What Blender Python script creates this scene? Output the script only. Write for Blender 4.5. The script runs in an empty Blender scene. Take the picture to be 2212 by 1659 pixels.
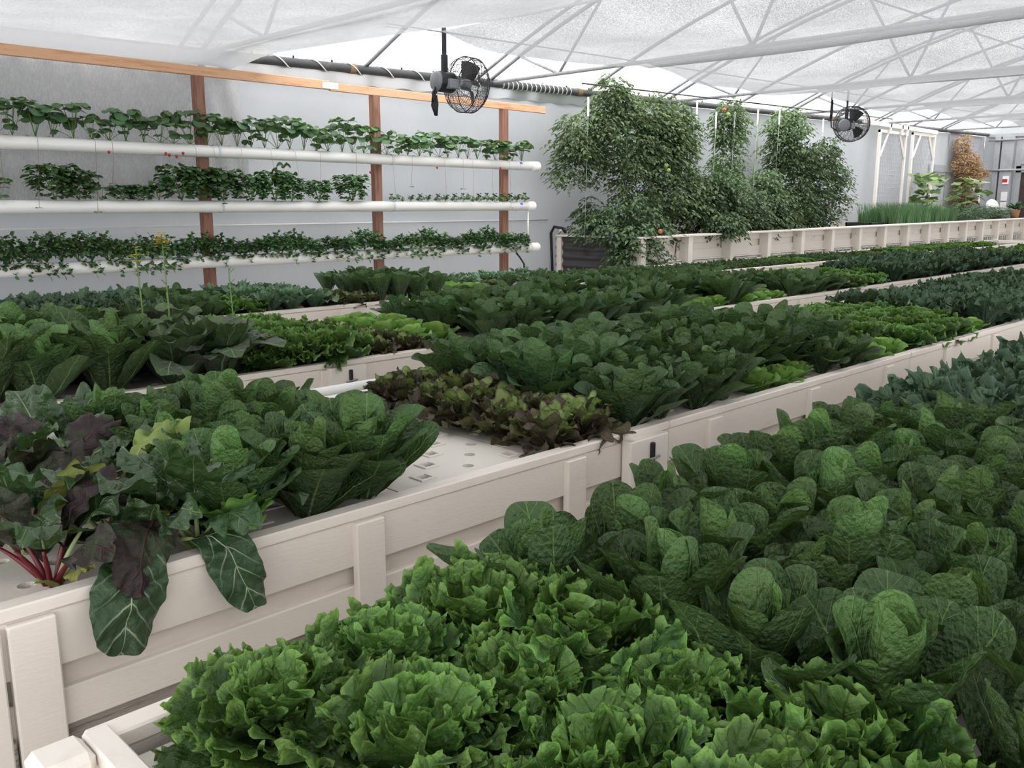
import bpy, bmesh, math, random
import numpy as np
from mathutils import Vector, Matrix
S = bpy.context.scene
COL = S.collection
PI = math.pi
R = random.Random(7)
H = 1.26                                                     # camera height above the floor

# ------------------------------------------------------------------ materials
def nmat(name):
    m = bpy.data.materials.new(name); m.use_nodes = True
    nt = m.node_tree; nt.nodes.clear()
    out = nt.nodes.new('ShaderNodeOutputMaterial')
    def N(t, inp=None, **kw):
        n = nt.nodes.new(t)
        for k, v in kw.items(): setattr(n, k, v)
        for k, v in (inp or {}).items():
            if isinstance(v, bpy.types.NodeSocket): nt.links.new(v, n.inputs[k])
            else: n.inputs[k].default_value = v
        return n
    def L(a, b): nt.links.new(a, b)
    return m, N, L, out
def c4(c): return (c[0], c[1], c[2], 1)
def mathn(N, op, a, b=None, c=None, clamp=False):
    inp = {0: a}
    if b is not None: inp[1] = b
    if c is not None: inp[2] = c
    n = N('ShaderNodeMath', inp, operation=op); n.use_clamp = clamp
    return n.outputs[0]
def mixc(N, f, a, b, bt='MIX'):
    n = N('ShaderNodeMix', data_type='RGBA', blend_type=bt)
    nt = n.id_data
    for k, v in ((0, f), (6, a), (7, b)):
        if isinstance(v, bpy.types.NodeSocket): nt.links.new(v, n.inputs[k])
        else: n.inputs[k].default_value = v if k == 0 else c4(v)
    return n.outputs[2]
def ramp(N, f, a, b):
    return N('ShaderNodeMapRange', {0: f, 1: a, 2: b, 3: 0.0, 4: 1.0}, interpolation_type='SMOOTHSTEP').outputs[0]

def simple(name, col, rough=.5, spec=.5, metal=0., dirt=None, dscale=3., bump=0., bscale=40., stretch=(1, 1, 1), damt=(.5, .75)):
    m, N, L, out = nmat(name)
    tc = N('ShaderNodeTexCoord').outputs['Object']
    mp = N('ShaderNodeMapping', {'Vector': tc, 'Scale': stretch}).outputs[0]
    colr = c4(col)
    b = N('ShaderNodeBsdfPrincipled', {'Roughness': rough, 'Specular IOR Level': spec, 'Metallic': metal})
    if dirt is not None:
        nz = N('ShaderNodeTexNoise', {'Vector': mp, 'Scale': dscale, 'Detail': 8., 'Roughness': .65}).outputs[0]
        L(mixc(N, ramp(N, nz, *damt), col, dirt), b.inputs['Base Color'])
    else: b.inputs['Base Color'].default_value = colr
    if bump:
        nz = N('ShaderNodeTexNoise', {'Vector': mp, 'Scale': bscale, 'Detail': 4.}).outputs[0]
        bp = N('ShaderNodeBump', {'Height': nz, 'Strength': bump, 'Distance': .01}).outputs[0]
        L(bp, b.inputs['Normal'])
    L(b.outputs[0], out.inputs[0])
    return m

def leafmat(name, outer, inner, rib, tip=None, rough=.42, spec=.36, trans=.3, bump=.5, bscale=70., ribw=.05, nv=9., slant=1.1, veinamt=.35, mottled=None, flat=False, under=1.35):
    """leaf: colour by age attribute, midrib and side veins from the leaf's own UV"""
    m, N, L, out = nmat(name)
    uv = N('ShaderNodeUVMap', uv_map='UVMap').outputs[0]
    sp = N('ShaderNodeSeparateXYZ', {0: uv})
    u, v = sp.outputs[0], sp.outputs[1]
    au = mathn(N, 'ABSOLUTE', mathn(N, 'MULTIPLY_ADD', u, 2., -1.))
    age = N('ShaderNodeAttribute', attribute_name='age').outputs['Fac']
    tc = N('ShaderNodeTexCoord').outputs['Object']
    oi = N('ShaderNodeObjectInfo').outputs['Random']
    nz = N('ShaderNodeTexNoise', {'Vector': tc, 'Scale': 22., 'Detail': 3.}).outputs[0]
    agen = mathn(N, 'ADD', mathn(N, 'MULTIPLY', age, 1.9), mathn(N, 'MULTIPLY_ADD', nz, .5, -.25), clamp=True)
    col = mixc(N, agen, inner, outer)
    if tip is not None:                                      # leaf margins of another colour
        e = N('ShaderNodeAttribute', attribute_name='edge').outputs['Fac']
        en = mathn(N, 'ADD', e, mathn(N, 'MULTIPLY_ADD', nz, .8, -.4))
        col = mixc(N, ramp(N, en, .6, 1.1), col, tip)
    if mottled is not None:
        n2 = N('ShaderNodeTexNoise', {'Vector': tc, 'Scale': 9., 'Detail': 2.}).outputs[0]
        col = mixc(N, ramp(N, n2, .48, .62), col, mottled)
    ribm = mathn(N, 'SUBTRACT', 1., ramp(N, mathn(N, 'ADD', au, mathn(N, 'MULTIPLY', v, ribw * .8)), ribw * .5, ribw * 1.5))
    ph = mathn(N, 'SUBTRACT', mathn(N, 'MULTIPLY', v, nv), mathn(N, 'MULTIPLY', au, nv * slant * .3))
    ph = mathn(N, 'ADD', ph, mathn(N, 'MULTIPLY', nz, .35))
    pp = mathn(N, 'PINGPONG', ph, .5)
    vein = mathn(N, 'MULTIPLY', mathn(N, 'SUBTRACT', 1., ramp(N, pp, .015, .09)), mathn(N, 'SUBTRACT', 1., au, clamp=True))
    fine = mathn(N, 'MAXIMUM', ribm, mathn(N, 'MULTIPLY', vein, veinamt))
    col = mixc(N, fine, col, rib)
    hsv = N('ShaderNodeHueSaturation', {'Hue': mathn(N, 'MULTIPLY_ADD', oi, .018, .493), 'Saturation': 1.,
            'Value': mathn(N, 'MULTIPLY_ADD', oi, .4, .8), 'Fac': 1., 'Color': col}).outputs[0]
    bk = N('ShaderNodeNewGeometry').outputs['Backfacing']
    hv2 = N('ShaderNodeHueSaturation', {'Hue': .5, 'Saturation': .85, 'Value': mathn(N, 'MULTIPLY_ADD', bk, under - 1, 1.), 'Fac': 1., 'Color': hsv}).outputs[0]
    b = N('ShaderNodeBsdfPrincipled', {'Base Color': hv2, 'Roughness': rough, 'Specular IOR Level': spec})
    if not flat:
        vo = N('ShaderNodeTexVoronoi', {'Vector': tc, 'Scale': bscale, 'Randomness': 1.}, feature='SMOOTH_F1').outputs[0]
        n3 = N('ShaderNodeTexNoise', {'Vector': tc, 'Scale': bscale * 1.3, 'Detail': 3.}).outputs[0]
        h = mathn(N, 'SUBTRACT', mathn(N, 'MULTIPLY_ADD', vo, -.8, n3), mathn(N, 'MULTIPLY', fine, .5))
        bp = N('ShaderNodeBump', {'Height': h, 'Strength': bump, 'Distance': .011}).outputs[0]
        L(bp, b.inputs['Normal'])
    tr = N('ShaderNodeBsdfTranslucent', {'Color': mixc(N, .4, hv2, (.13, .26, .02))})
    mx = N('ShaderNodeMixShader', {0: trans, 1: b.outputs[0], 2: tr.outputs[0]})
    L(mx.outputs[0], out.inputs[0])
    return m

def clothmat(name, col, f0, f1, scale, stretch=(1, 1, 1), tcol=(.235, .24, .25)):
    m, N, L, out = nmat(name)
    tc = N('ShaderNodeTexCoord').outputs['Object']
    mp = N('ShaderNodeMapping', {'Vector': tc, 'Scale': stretch}).outputs[0]
    nz = N('ShaderNodeTexNoise', {'Vector': mp, 'Scale': scale, 'Detail': 2., 'Roughness': .7}).outputs[0]
    big = N('ShaderNodeTexNoise', {'Vector': tc, 'Scale': 1.3, 'Detail': 2.}).outputs[0]
    f = N('ShaderNodeMapRange', {0: nz, 1: .38, 2: .62, 3: f0, 4: f1}).outputs[0]
    f = mathn(N, 'ADD', f, mathn(N, 'MULTIPLY_ADD', big, .2, -.1), clamp=True)
    d = N('ShaderNodeBsdfDiffuse', {'Color': c4(col)})
    t = N('ShaderNodeBsdfTranslucent', {'Color': c4(tcol)})
    dt = N('ShaderNodeMixShader', {0: .55, 1: d.outputs[0], 2: t.outputs[0]})
    tp = N('ShaderNodeBsdfTransparent', {'Color': (1, 1, 1, 1)})
    mx = N('ShaderNodeMixShader', {0: f, 1: tp.outputs[0], 2: dt.outputs[0]})
    L(mx.outputs[0], out.inputs[0])
    return m

M = {}
M['paint'] = simple('white_paint', (.86, .785, .705), .45, .4, dirt=(.50, .41, .32), dscale=2.6, bump=.12, bscale=30, stretch=(1, 6, 6), damt=(.60, .9))
M['paint2'] = simple('white_paint_clean', (.86, .80, .725), .5, .4, dirt=(.6, .53, .44), dscale=4, bump=.1, bscale=30, damt=(.58, .85))
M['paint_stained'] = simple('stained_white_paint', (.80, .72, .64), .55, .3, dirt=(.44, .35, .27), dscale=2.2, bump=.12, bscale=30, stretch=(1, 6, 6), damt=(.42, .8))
M['weathered'] = simple('weathered_board', (.40, .36, .31), .8, .2, dirt=(.16, .14, .12), dscale=5, bump=.5, bscale=30, stretch=(1, 8, 14), damt=(.45, .65))
M['foam'] = simple('foam_raft', (.85, .795, .715), .6, .3, dirt=(.5, .43, .33), dscale=7, bump=.1, bscale=60, damt=(.60, .85))
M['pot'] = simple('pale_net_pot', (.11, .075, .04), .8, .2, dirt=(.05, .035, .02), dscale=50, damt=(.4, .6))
M['pvc'] = simple('white_pvc', (.83, .82, .79), .3, .5, dirt=(.62, .6, .54), dscale=1.5, damt=(.6, .9))
M['pvc_blue'] = simple('clear_strap', (.66, .68, .74), .25, .5)
M['bluetape'] = simple('blue_tape', (.06, .10, .50), .5, .3)
M['timber'] = simple('pine_timber', (.68, .40, .24), .6, .3, dirt=(.52, .26, .13), dscale=3, bump=.25, bscale=25, stretch=(1, 9, 14), damt=(.48, .68))
M['redwood'] = simple('redwood_post', (.28, .145, .10), .65, .25, dirt=(.19, .085, .06), dscale=3, bump=.25, bscale=25, stretch=(12, 12, 1), damt=(.45, .65))
M['galv'] = simple('galvanised_steel', (.34, .345, .355), .5, .4, .2, dirt=(.25, .26, .27), dscale=6, damt=(.45, .65))
M['plate'] = simple('mending_plate_steel', (.62, .64, .66), .35, .5, .8)
M['black'] = simple('black_plastic', (.014, .015, .017), .45, .4)
M['blackpipe'] = simple('black_pipe', (.05, .052, .055), .5, .4, dirt=(.12, .11, .1), dscale=4, damt=(.5, .7))
M['greymotor'] = simple('grey_motor_cap', (.22, .23, .25), .5, .4)
M['wire'] = simple('cage_wire', (.05, .05, .05), .4, .5, .3)
M['cable'] = simple('pale_cable', (.70, .70, .68), .5, .3)
M['concrete'] = simple('concrete_block', (.62, .60, .56), .85, .2, dirt=(.45, .43, .40), dscale=9, bump=.3, bscale=120)
M['floor'] = simple('floor_slab', (.40, .38, .34), .85, .2, dirt=(.24, .22, .19), dscale=1.6, bump=.35, bscale=50)
M['corr'] = simple('corrugated_steel_dark', (.085, .08, .085), .5, .4, .3, dirt=(.05, .045, .045), dscale=4)
M['pebble'] = simple('clay_pebble', (.48, .36, .25), .9, .2, dirt=(.30, .21, .14), dscale=60, bump=.6, bscale=160, damt=(.4, .6))
M['terra'] = simple('terracotta', (.40, .17, .09), .8, .2)
M['doordark'] = simple('dark_door', (.045, .035, .03), .6, .3, dirt=(.07, .06, .05), dscale=3)
M['greyframe'] = simple('grey_frame', (.34, .35, .37), .5, .4, dirt=(.26, .27, .28), dscale=3)
M['red'] = simple('red_print', (.5, .03, .03), .5, .3)
M['signwhite'] = simple('sign_white', (.8, .8, .8), .5, .3)
M['water'] = simple('dark_liner', (.03, .035, .03), .3, .5)
M['berry'] = simple('strawberry_red', (.36, .03, .02), .35, .5, bump=.3, bscale=400)
M['yellow'] = simple('yellow_petal', (.75, .62, .04), .6, .2)
M['tomato_green'] = simple('green_tomato', (.30, .42, .10), .3, .5)
M['tomato_red'] = simple('orange_tomato', (.65, .16, .03), .3, .5)
M['mesh'] = simple('white_mesh_wire', (.42, .43, .45), .5, .3)
M['stalk_red'] = simple('red_stalk', (.14, .012, .022), .35, .5)
M['stalk_pale'] = simple('pale_stalk', (.40, .52, .22), .4, .4)
M['stem_green'] = simple('green_stem', (.14, .24, .06), .5, .3)
M['stem_brown'] = simple('brown_stem', (.22, .15, .08), .8, .2)

def wallmat():
    m, N, L, out = nmat('white_plastic_sheet')
    tc = N('ShaderNodeTexCoord').outputs['Object']
    mp = N('ShaderNodeMapping', {'Vector': tc, 'Scale': (.9, 1, .5)}).outputs[0]
    a = N('ShaderNodeTexNoise', {'Vector': mp, 'Scale': 1.6, 'Detail': 3., 'Distortion': .6}).outputs[0]
    n2 = N('ShaderNodeTexNoise', {'Vector': mp, 'Scale': .6, 'Detail': 2.}).outputs[0]
    col = mixc(N, ramp(N, n2, .35, .65), (.38, .40, .415), (.43, .445, .46))
    bp = N('ShaderNodeBump', {'Height': a, 'Strength': .5, 'Distance': .06}).outputs[0]
    b = N('ShaderNodeBsdfPrincipled', {'Base Color': col, 'Roughness': .33, 'Specular IOR Level': .5, 'Normal': bp})
    t = N('ShaderNodeBsdfTranslucent', {'Color': col})
    mx = N('ShaderNodeMixShader', {0: .1, 1: b.outputs[0], 2: t.outputs[0]})
    L(mx.outputs[0], out.inputs[0]); return m
M['wall'] = wallmat()
def filmmat():
    m, N, L, out = nmat('clear_roof_film')
    tp = N('ShaderNodeBsdfTransparent', {'Color': (.96, .96, .97, 1)})
    t = N('ShaderNodeBsdfTranslucent', {'Color': (.95, .95, .96, 1)})
    mx = N('ShaderNodeMixShader', {0: .25, 1: tp.outputs[0], 2: t.outputs[0]})
    L(mx.outputs[0], out.inputs[0]); return m
M['film'] = filmmat()
M['cloth'] = clothmat('knitted_shade_cloth', (.80, .81, .82), .80, 1., 85.)
M['cloth_dense'] = clothmat('dense_shade_cloth', (.84, .85, .86), .90, 1., 30., (6, 1, 1), (.31, .315, .325))
M['foil'] = clothmat('hanging_reflective_mesh', (.93, .93, .93), .62, 1., 24., (3., 1, .8), (.3, .3, .3))

LM = {
 'romaine': leafmat('romaine_leaf', (.040, .088, .021), (.13, .28, .045), (.22, .37, .10), trans=.2, bump=1., bscale=95., nv=8., ribw=.06, veinamt=.45),
 'romaine_dark': leafmat('dark_romaine_leaf', (.036, .082, .024), (.095, .19, .042), (.20, .33, .13), trans=.2, bump=.9, bscale=85., nv=8.),
 'frilly': leafmat('green_leaf_lettuce', (.030, .092, .008), (.082, .19, .016), (.13, .26, .04), tip=(.145, .31, .028), rough=.38, trans=.25, bump=.9, bscale=55., ribw=.03, nv=6., veinamt=.2),
 'butter': leafmat('butterhead_leaf', (.15, .33, .03), (.27, .45, .06), (.34, .50, .16), trans=.3, bump=.4, bscale=50., nv=6., veinamt=.2),
 'redoak': leafmat('red_oakleaf', (.060, .036, .028), (.12, .13, .035), (.16, .16, .06), tip=(.045, .022, .020), trans=.18, bump=.6, bscale=60., mottled=(.070, .062, .024)),
 'redoak_light': leafmat('pale_oakleaf_inner', (.13, .17, .03), (.20, .30, .045), (.26, .34, .09), trans=.25, bump=.6, bscale=60., tip=(.06, .04, .025)),
 'kale': leafmat('blue_green_kale', (.038, .082, .044), (.085, .15, .065), (.24, .34, .22), tip=(.055, .105, .058), rough=.6, spec=.22, trans=.15, bump=.6, bscale=60., ribw=.03),
 'lacy': leafmat('lacy_kale', (.07, .145, .08), (.11, .21, .10), (.24, .36, .22), rough=.6, spec=.3, trans=.2, bump=.4, bscale=60., ribw=.03),
 'chard_hanging': leafmat('chard_hanging', (.022, .056, .018), (.03, .075, .022), (.42, .50, .30), rough=.35, spec=.4, trans=.12, bump=.8, bscale=38., ribw=.03, nv=5., veinamt=.55),
 'chard_green': leafmat('chard_green', (.026, .066, .018), (.05, .115, .028), (.22, .33, .12), rough=.3, spec=.55, trans=.15, bump=.9, bscale=38., ribw=.045, nv=5., veinamt=.25),
 'chard_purple': leafmat('chard_purple', (.030, .021, .020), (.032, .042, .020), (.10, .035, .035), rough=.45, spec=.2, trans=.12, bump=.9, bscale=38., nv=5., mottled=(.034, .052, .024)),
 'chard_yellow': leafmat('chard_yellowing', (.28, .30, .035), (.16, .26, .03), (.35, .36, .1), rough=.45, trans=.25, bump=.6, bscale=40., nv=5.),
 'mustard': leafmat('mustard_leaf', (.040, .072, .028), (.08, .13, .04), (.22, .30, .16), trans=.15, bump=.7, bscale=45., nv=6., mottled=(.055, .06, .045)),
 'straw': leafmat('strawberry_leaf', (.050, .125, .042), (.14, .27, .05), (.14, .22, .10), trans=.3, bump=.3, bscale=90., nv=7., ribw=.03),
 'basil': leafmat('basil_leaf', (.045, .125, .028), (.10, .22, .045), (.16, .28, .10), trans=.25, bump=.4, bscale=80., nv=6., ribw=.03),
 'cress': leafmat('parsley_leaf', (.045, .115, .034), (.11, .22, .05), (.13, .22, .1), trans=.25, flat=True),
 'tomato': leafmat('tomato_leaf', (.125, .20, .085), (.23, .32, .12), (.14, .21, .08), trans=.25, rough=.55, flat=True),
 'tomato_dark': leafmat('tomato_leaf_dark', (.078, .14, .060), (.16, .24, .085), (.10, .16, .07), trans=.2, rough=.5, flat=True),  # darker green leaf of the corner vine, low plants and dark bush
 'fig': leafmat('squash_leaf', (.15, .24, .07), (.22, .32, .10), (.3, .38, .18), trans=.3, bump=.3),
 'dried': leafmat('dried_vine_leaf', (.46, .26, .11), (.62, .40, .18), (.5, .3, .14), rough=.7, spec=.2, trans=.2, flat=True),
 'chive': leafmat('chive_blade', (.07, .20, .055), (.13, .30, .08), (.1, .2, .08), trans=.15, flat=True),
 'rosemary': leafmat('bushy_herb', (.05, .12, .055), (.10, .19, .08), (.1, .17, .08), trans=.15, flat=True),
}

# ------------------------------------------------------------------ mesh builders
class MB:
    """collects pieces, builds ONE mesh"""
    def __init__(s): s.v = []; s.f = []; s.uv = []; s.age = []; s.edge = []; s.n = 0; s.mi = []
    def add(s, V, F, uv=None, age=1., edge=None, mi=0):
        V = np.asarray(V, float); k = len(V)
        s.v.append(V); s.f.append((F, s.n)); s.mi.append((mi, len(F)))
        s.uv.append(uv if uv is not None else np.zeros((k, 2)))
        s.age.append(np.full(k, float(age)) if np.isscalar(age) else age)
        s.edge.append(edge if edge is not None else np.zeros(k)); s.n += k
    def box(s, x0, x1, y0, y1, z0, z1, c=.004):
        c = min(c, (x1 - x0) * .3, (y1 - y0) * .3, (z1 - z0) * .3)
        V = []; idx = {}
        for i, x in ((0, x0), (1, x1)):
            for j, y in ((0, y0), (1, y1)):
                for k, z in ((0, z0), (1, z1)):
                    sx, sy, sz = 1 - 2 * i, 1 - 2 * j, 1 - 2 * k
                    for a in range(3):
                        idx[i, j, k, a] = len(V)
                        V.append((x + (0 if a == 0 else sx * c), y + (0 if a == 1 else sy * c), z + (0 if a == 2 else sz * c)))
        F = []
        g = lambda i, j, k, a: idx[i, j, k, a]
        for i in (0, 1): F.append([g(i, 0, 0, 0), g(i, 1, 0, 0), g(i, 1, 1, 0), g(i, 0, 1, 0)][::1 if i else -1])
        for j in (0, 1): F.append([g(0, j, 0, 1), g(1, j, 0, 1), g(1, j, 1, 1), g(0, j, 1, 1)][::-1 if j else 1])
        for k in (0, 1): F.append([g(0, 0, k, 2), g(1, 0, k, 2), g(1, 1, k, 2), g(0, 1, k, 2)][::1 if k else -1])
        for j in (0, 1):
            for k in (0, 1): F.append([g(0, j, k, 1), g(1, j, k, 1), g(1, j, k, 2), g(0, j, k, 2)])
        for i in (0, 1):
            for k in (0, 1): F.append([g(i, 0, k, 0), g(i, 1, k, 0), g(i, 1, k, 2), g(i, 0, k, 2)])
        for i in (0, 1):
            for j in (0, 1): F.append([g(i, j, 0, 0), g(i, j, 1, 0), g(i, j, 1, 1), g(i, j, 0, 1)])
        for i in (0, 1):
            for j in (0, 1):
                for k in (0, 1): F.append([g(i, j, k, 0), g(i, j, k, 1), g(i, j, k, 2)])
        s.add(V, F); return s
    def tube(s, pts, r, n=8, cap=True, mi=0):
        P = [Vector(p) for p in pts]; m = len(P)
        rr = r if hasattr(r, '__len__') else [r] * m
        V = []; up = None
        for i in range(m):
            t = (P[min(i + 1, m - 1)] - P[max(i - 1, 0)]).normalized()
            if up is None: up = Vector((0, 0, 1)) if abs(t.z) < .9 else Vector((1, 0, 0))
            a = (up - t * up.dot(t))
            if a.length < 1e-6: a = Vector((1, 0, 0)) - t * t.x
            a.normalize(); b = t.cross(a); up = a
            for k in range(n):
                q = 2 * PI * k / n
                V.append(P[i] + (a * math.cos(q) + b * math.sin(q)) * rr[i])
        F = [[i * n + k, i * n + (k + 1) % n, (i + 1) * n + (k + 1) % n, (i + 1) * n + k] for i in range(m - 1) for k in range(n)]
        if cap: F += [list(range(n))[::-1], list(range((m - 1) * n, m * n))]
        s.add(V, F, mi=mi); return s
    def lathe(s, prof, axis, origin, n=16):
        """prof: list of (distance along axis, radius)"""
        ax = Vector(axis).normalized(); a = ax.orthogonal().normalized(); b = ax.cross(a); o = Vector(origin); V = []
        for d, r in prof:
            for k in range(n):
                q = 2 * PI * k / n; V.append(o + ax * d + (a * math.cos(q) + b * math.sin(q)) * max(r, 1e-4))
        m = len(prof)
        F = [[i * n + k, i * n + (k + 1) % n, (i + 1) * n + (k + 1) % n, (i + 1) * n + k] for i in range(m - 1) for k in range(n)]
        F += [list(range(n))[::-1], list(range((m - 1) * n, m * n))]
        s.add(V, F); return s
    def grid(s, fn, nu, nv):
        V = [fn(i / nu, j / nv) for i in range(nu + 1) for j in range(nv + 1)]
        F = [[i * (nv + 1) + j, (i + 1) * (nv + 1) + j, (i + 1) * (nv + 1) + j + 1, i * (nv + 1) + j + 1] for i in range(nu) for j in range(nv)]
        s.add(V, F); return s
    def mesh(s, name, mats, smooth=True, off=(0, 0, 0)):
        V = np.concatenate(s.v) - np.array(off)
        loops = []; sizes = []; mi = []
        for (F, o), (mm, cnt) in zip(s.f, s.mi):
            if isinstance(F, np.ndarray):
                loops.append((F + o).ravel()); sizes.append(np.full(len(F), F.shape[1]))
            else:
                loops.append(np.array([i + o for f in F for i in f])); sizes.append(np.array([len(f) for f in F]))
            mi.append(np.full(cnt, mm))
        loops = np.concatenate(loops).astype(np.int32); sizes = np.concatenate(sizes); mi = np.concatenate(mi).astype(np.int32)
        me = bpy.data.meshes.new(name)
        me.vertices.add(len(V)); me.vertices.foreach_set('co', V.astype(np.float32).ravel())
        me.loops.add(len(loops)); me.loops.foreach_set('vertex_index', loops)
        me.polygons.add(len(sizes)); me.polygons.foreach_set('loop_start', np.concatenate([[0], np.cumsum(sizes)[:-1]]).astype(np.int32))
        me.polygons.foreach_set('material_index', mi)
        me.polygons.foreach_set('use_smooth', np.full(len(sizes), smooth))
        uv = np.concatenate(s.uv)
        if uv.any():
            l = me.uv_layers.new(name='UVMap'); l.data.foreach_set('uv', uv[loops].astype(np.float32).ravel())
            a = me.attributes.new('age', 'FLOAT', 'POINT'); a.data.foreach_set('value', np.concatenate(s.age).astype(np.float32))
            a = me.attributes.new('edge', 'FLOAT', 'POINT'); a.data.foreach_set('value', np.concatenate(s.edge).astype(np.float32))
        for m in (mats if isinstance(mats, (list, tuple)) else [mats]): me.materials.append(m)
        me.update(); me.validate()
        return me
    def build(s, name, mats, parent=None, smooth=False, label=None):
        off = parent.location if parent is not None else (0, 0, 0)
        p = parent
        if p is not None and p.parent is not None: off = p.parent.location + p.location
        o = bpy.data.objects.new(name, s.mesh(name, mats, smooth, off)); COL.objects.link(o)
        if parent is not None: o.parent = parent
        if label: o['label'] = label
        return o

LABELS = {}
def tag(o, label, cat, group=None):
    o['label'] = label; o['category'] = cat
    if group: o['group'] = group
    LABELS.setdefault(label, []).append(o.name)
    n = len(label.split())
    if n > 16 or n < 4: print('LABEL LENGTH', n, label)
    return o
def thing(name, label, cat, loc=(0, 0, 0), group=None):
    o = bpy.data.objects.new(name, None); COL.objects.link(o); o.location = loc; o.empty_display_size = .05
    return tag(o, label, cat, group)
def struct(name, mb, mat, smooth=False):
    o = mb.build(name, mat, smooth=smooth); o['kind'] = 'structure'; return o
ORD = 'first second third fourth fifth sixth seventh eighth ninth tenth eleventh twelfth thirteenth fourteenth fifteenth sixteenth seventeenth eighteenth nineteenth twentieth'.split()
ORD += ['twenty-' + w for w in ORD[:9]] + ['thirtieth'] + ['thirty-' + w for w in ORD[:9]] + ['fortieth'] + ['forty-' + w for w in ORD[:9]] + ['fiftieth'] + ['fifty-' + w for w in ORD[:9]]

# ------------------------------------------------------------------ leaves
def prof_pow(a, b, base=.0):
    sm = a / (a + b); mx = sm ** a * (1 - sm) ** b
    return lambda s: np.maximum(np.clip(s, 0, 1) ** a * np.clip(1 - s, 0, 1) ** b / mx, base * np.clip((1 - s) * 8, 0, 1) * np.clip(s * 50 + .6, 0, 1))
P_ROM = prof_pow(.85, .42, .2)
P_ROUND = prof_pow(.62, .42, .15)
P_SPOON = prof_pow(1.7, .55, .14)
P_FAN = prof_pow(1.15, .40, .2)
P_OVAL = prof_pow(.7, .75, .05)
P_CHARD = prof_pow(.5, .42, .1)
def curve_tab(e0, e1, bp, n=32):
    s = np.linspace(0, 1, n); ph = e0 + (e1 - e0) * s ** bp
    x = np.concatenate([[0], np.cumsum(np.cos((ph[1:] + ph[:-1]) / 2))]) / (n - 1)
    z = np.concatenate([[0], np.cumsum(np.sin((ph[1:] + ph[:-1]) / 2))]) / (n - 1)
    return s, ph, x, z
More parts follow.
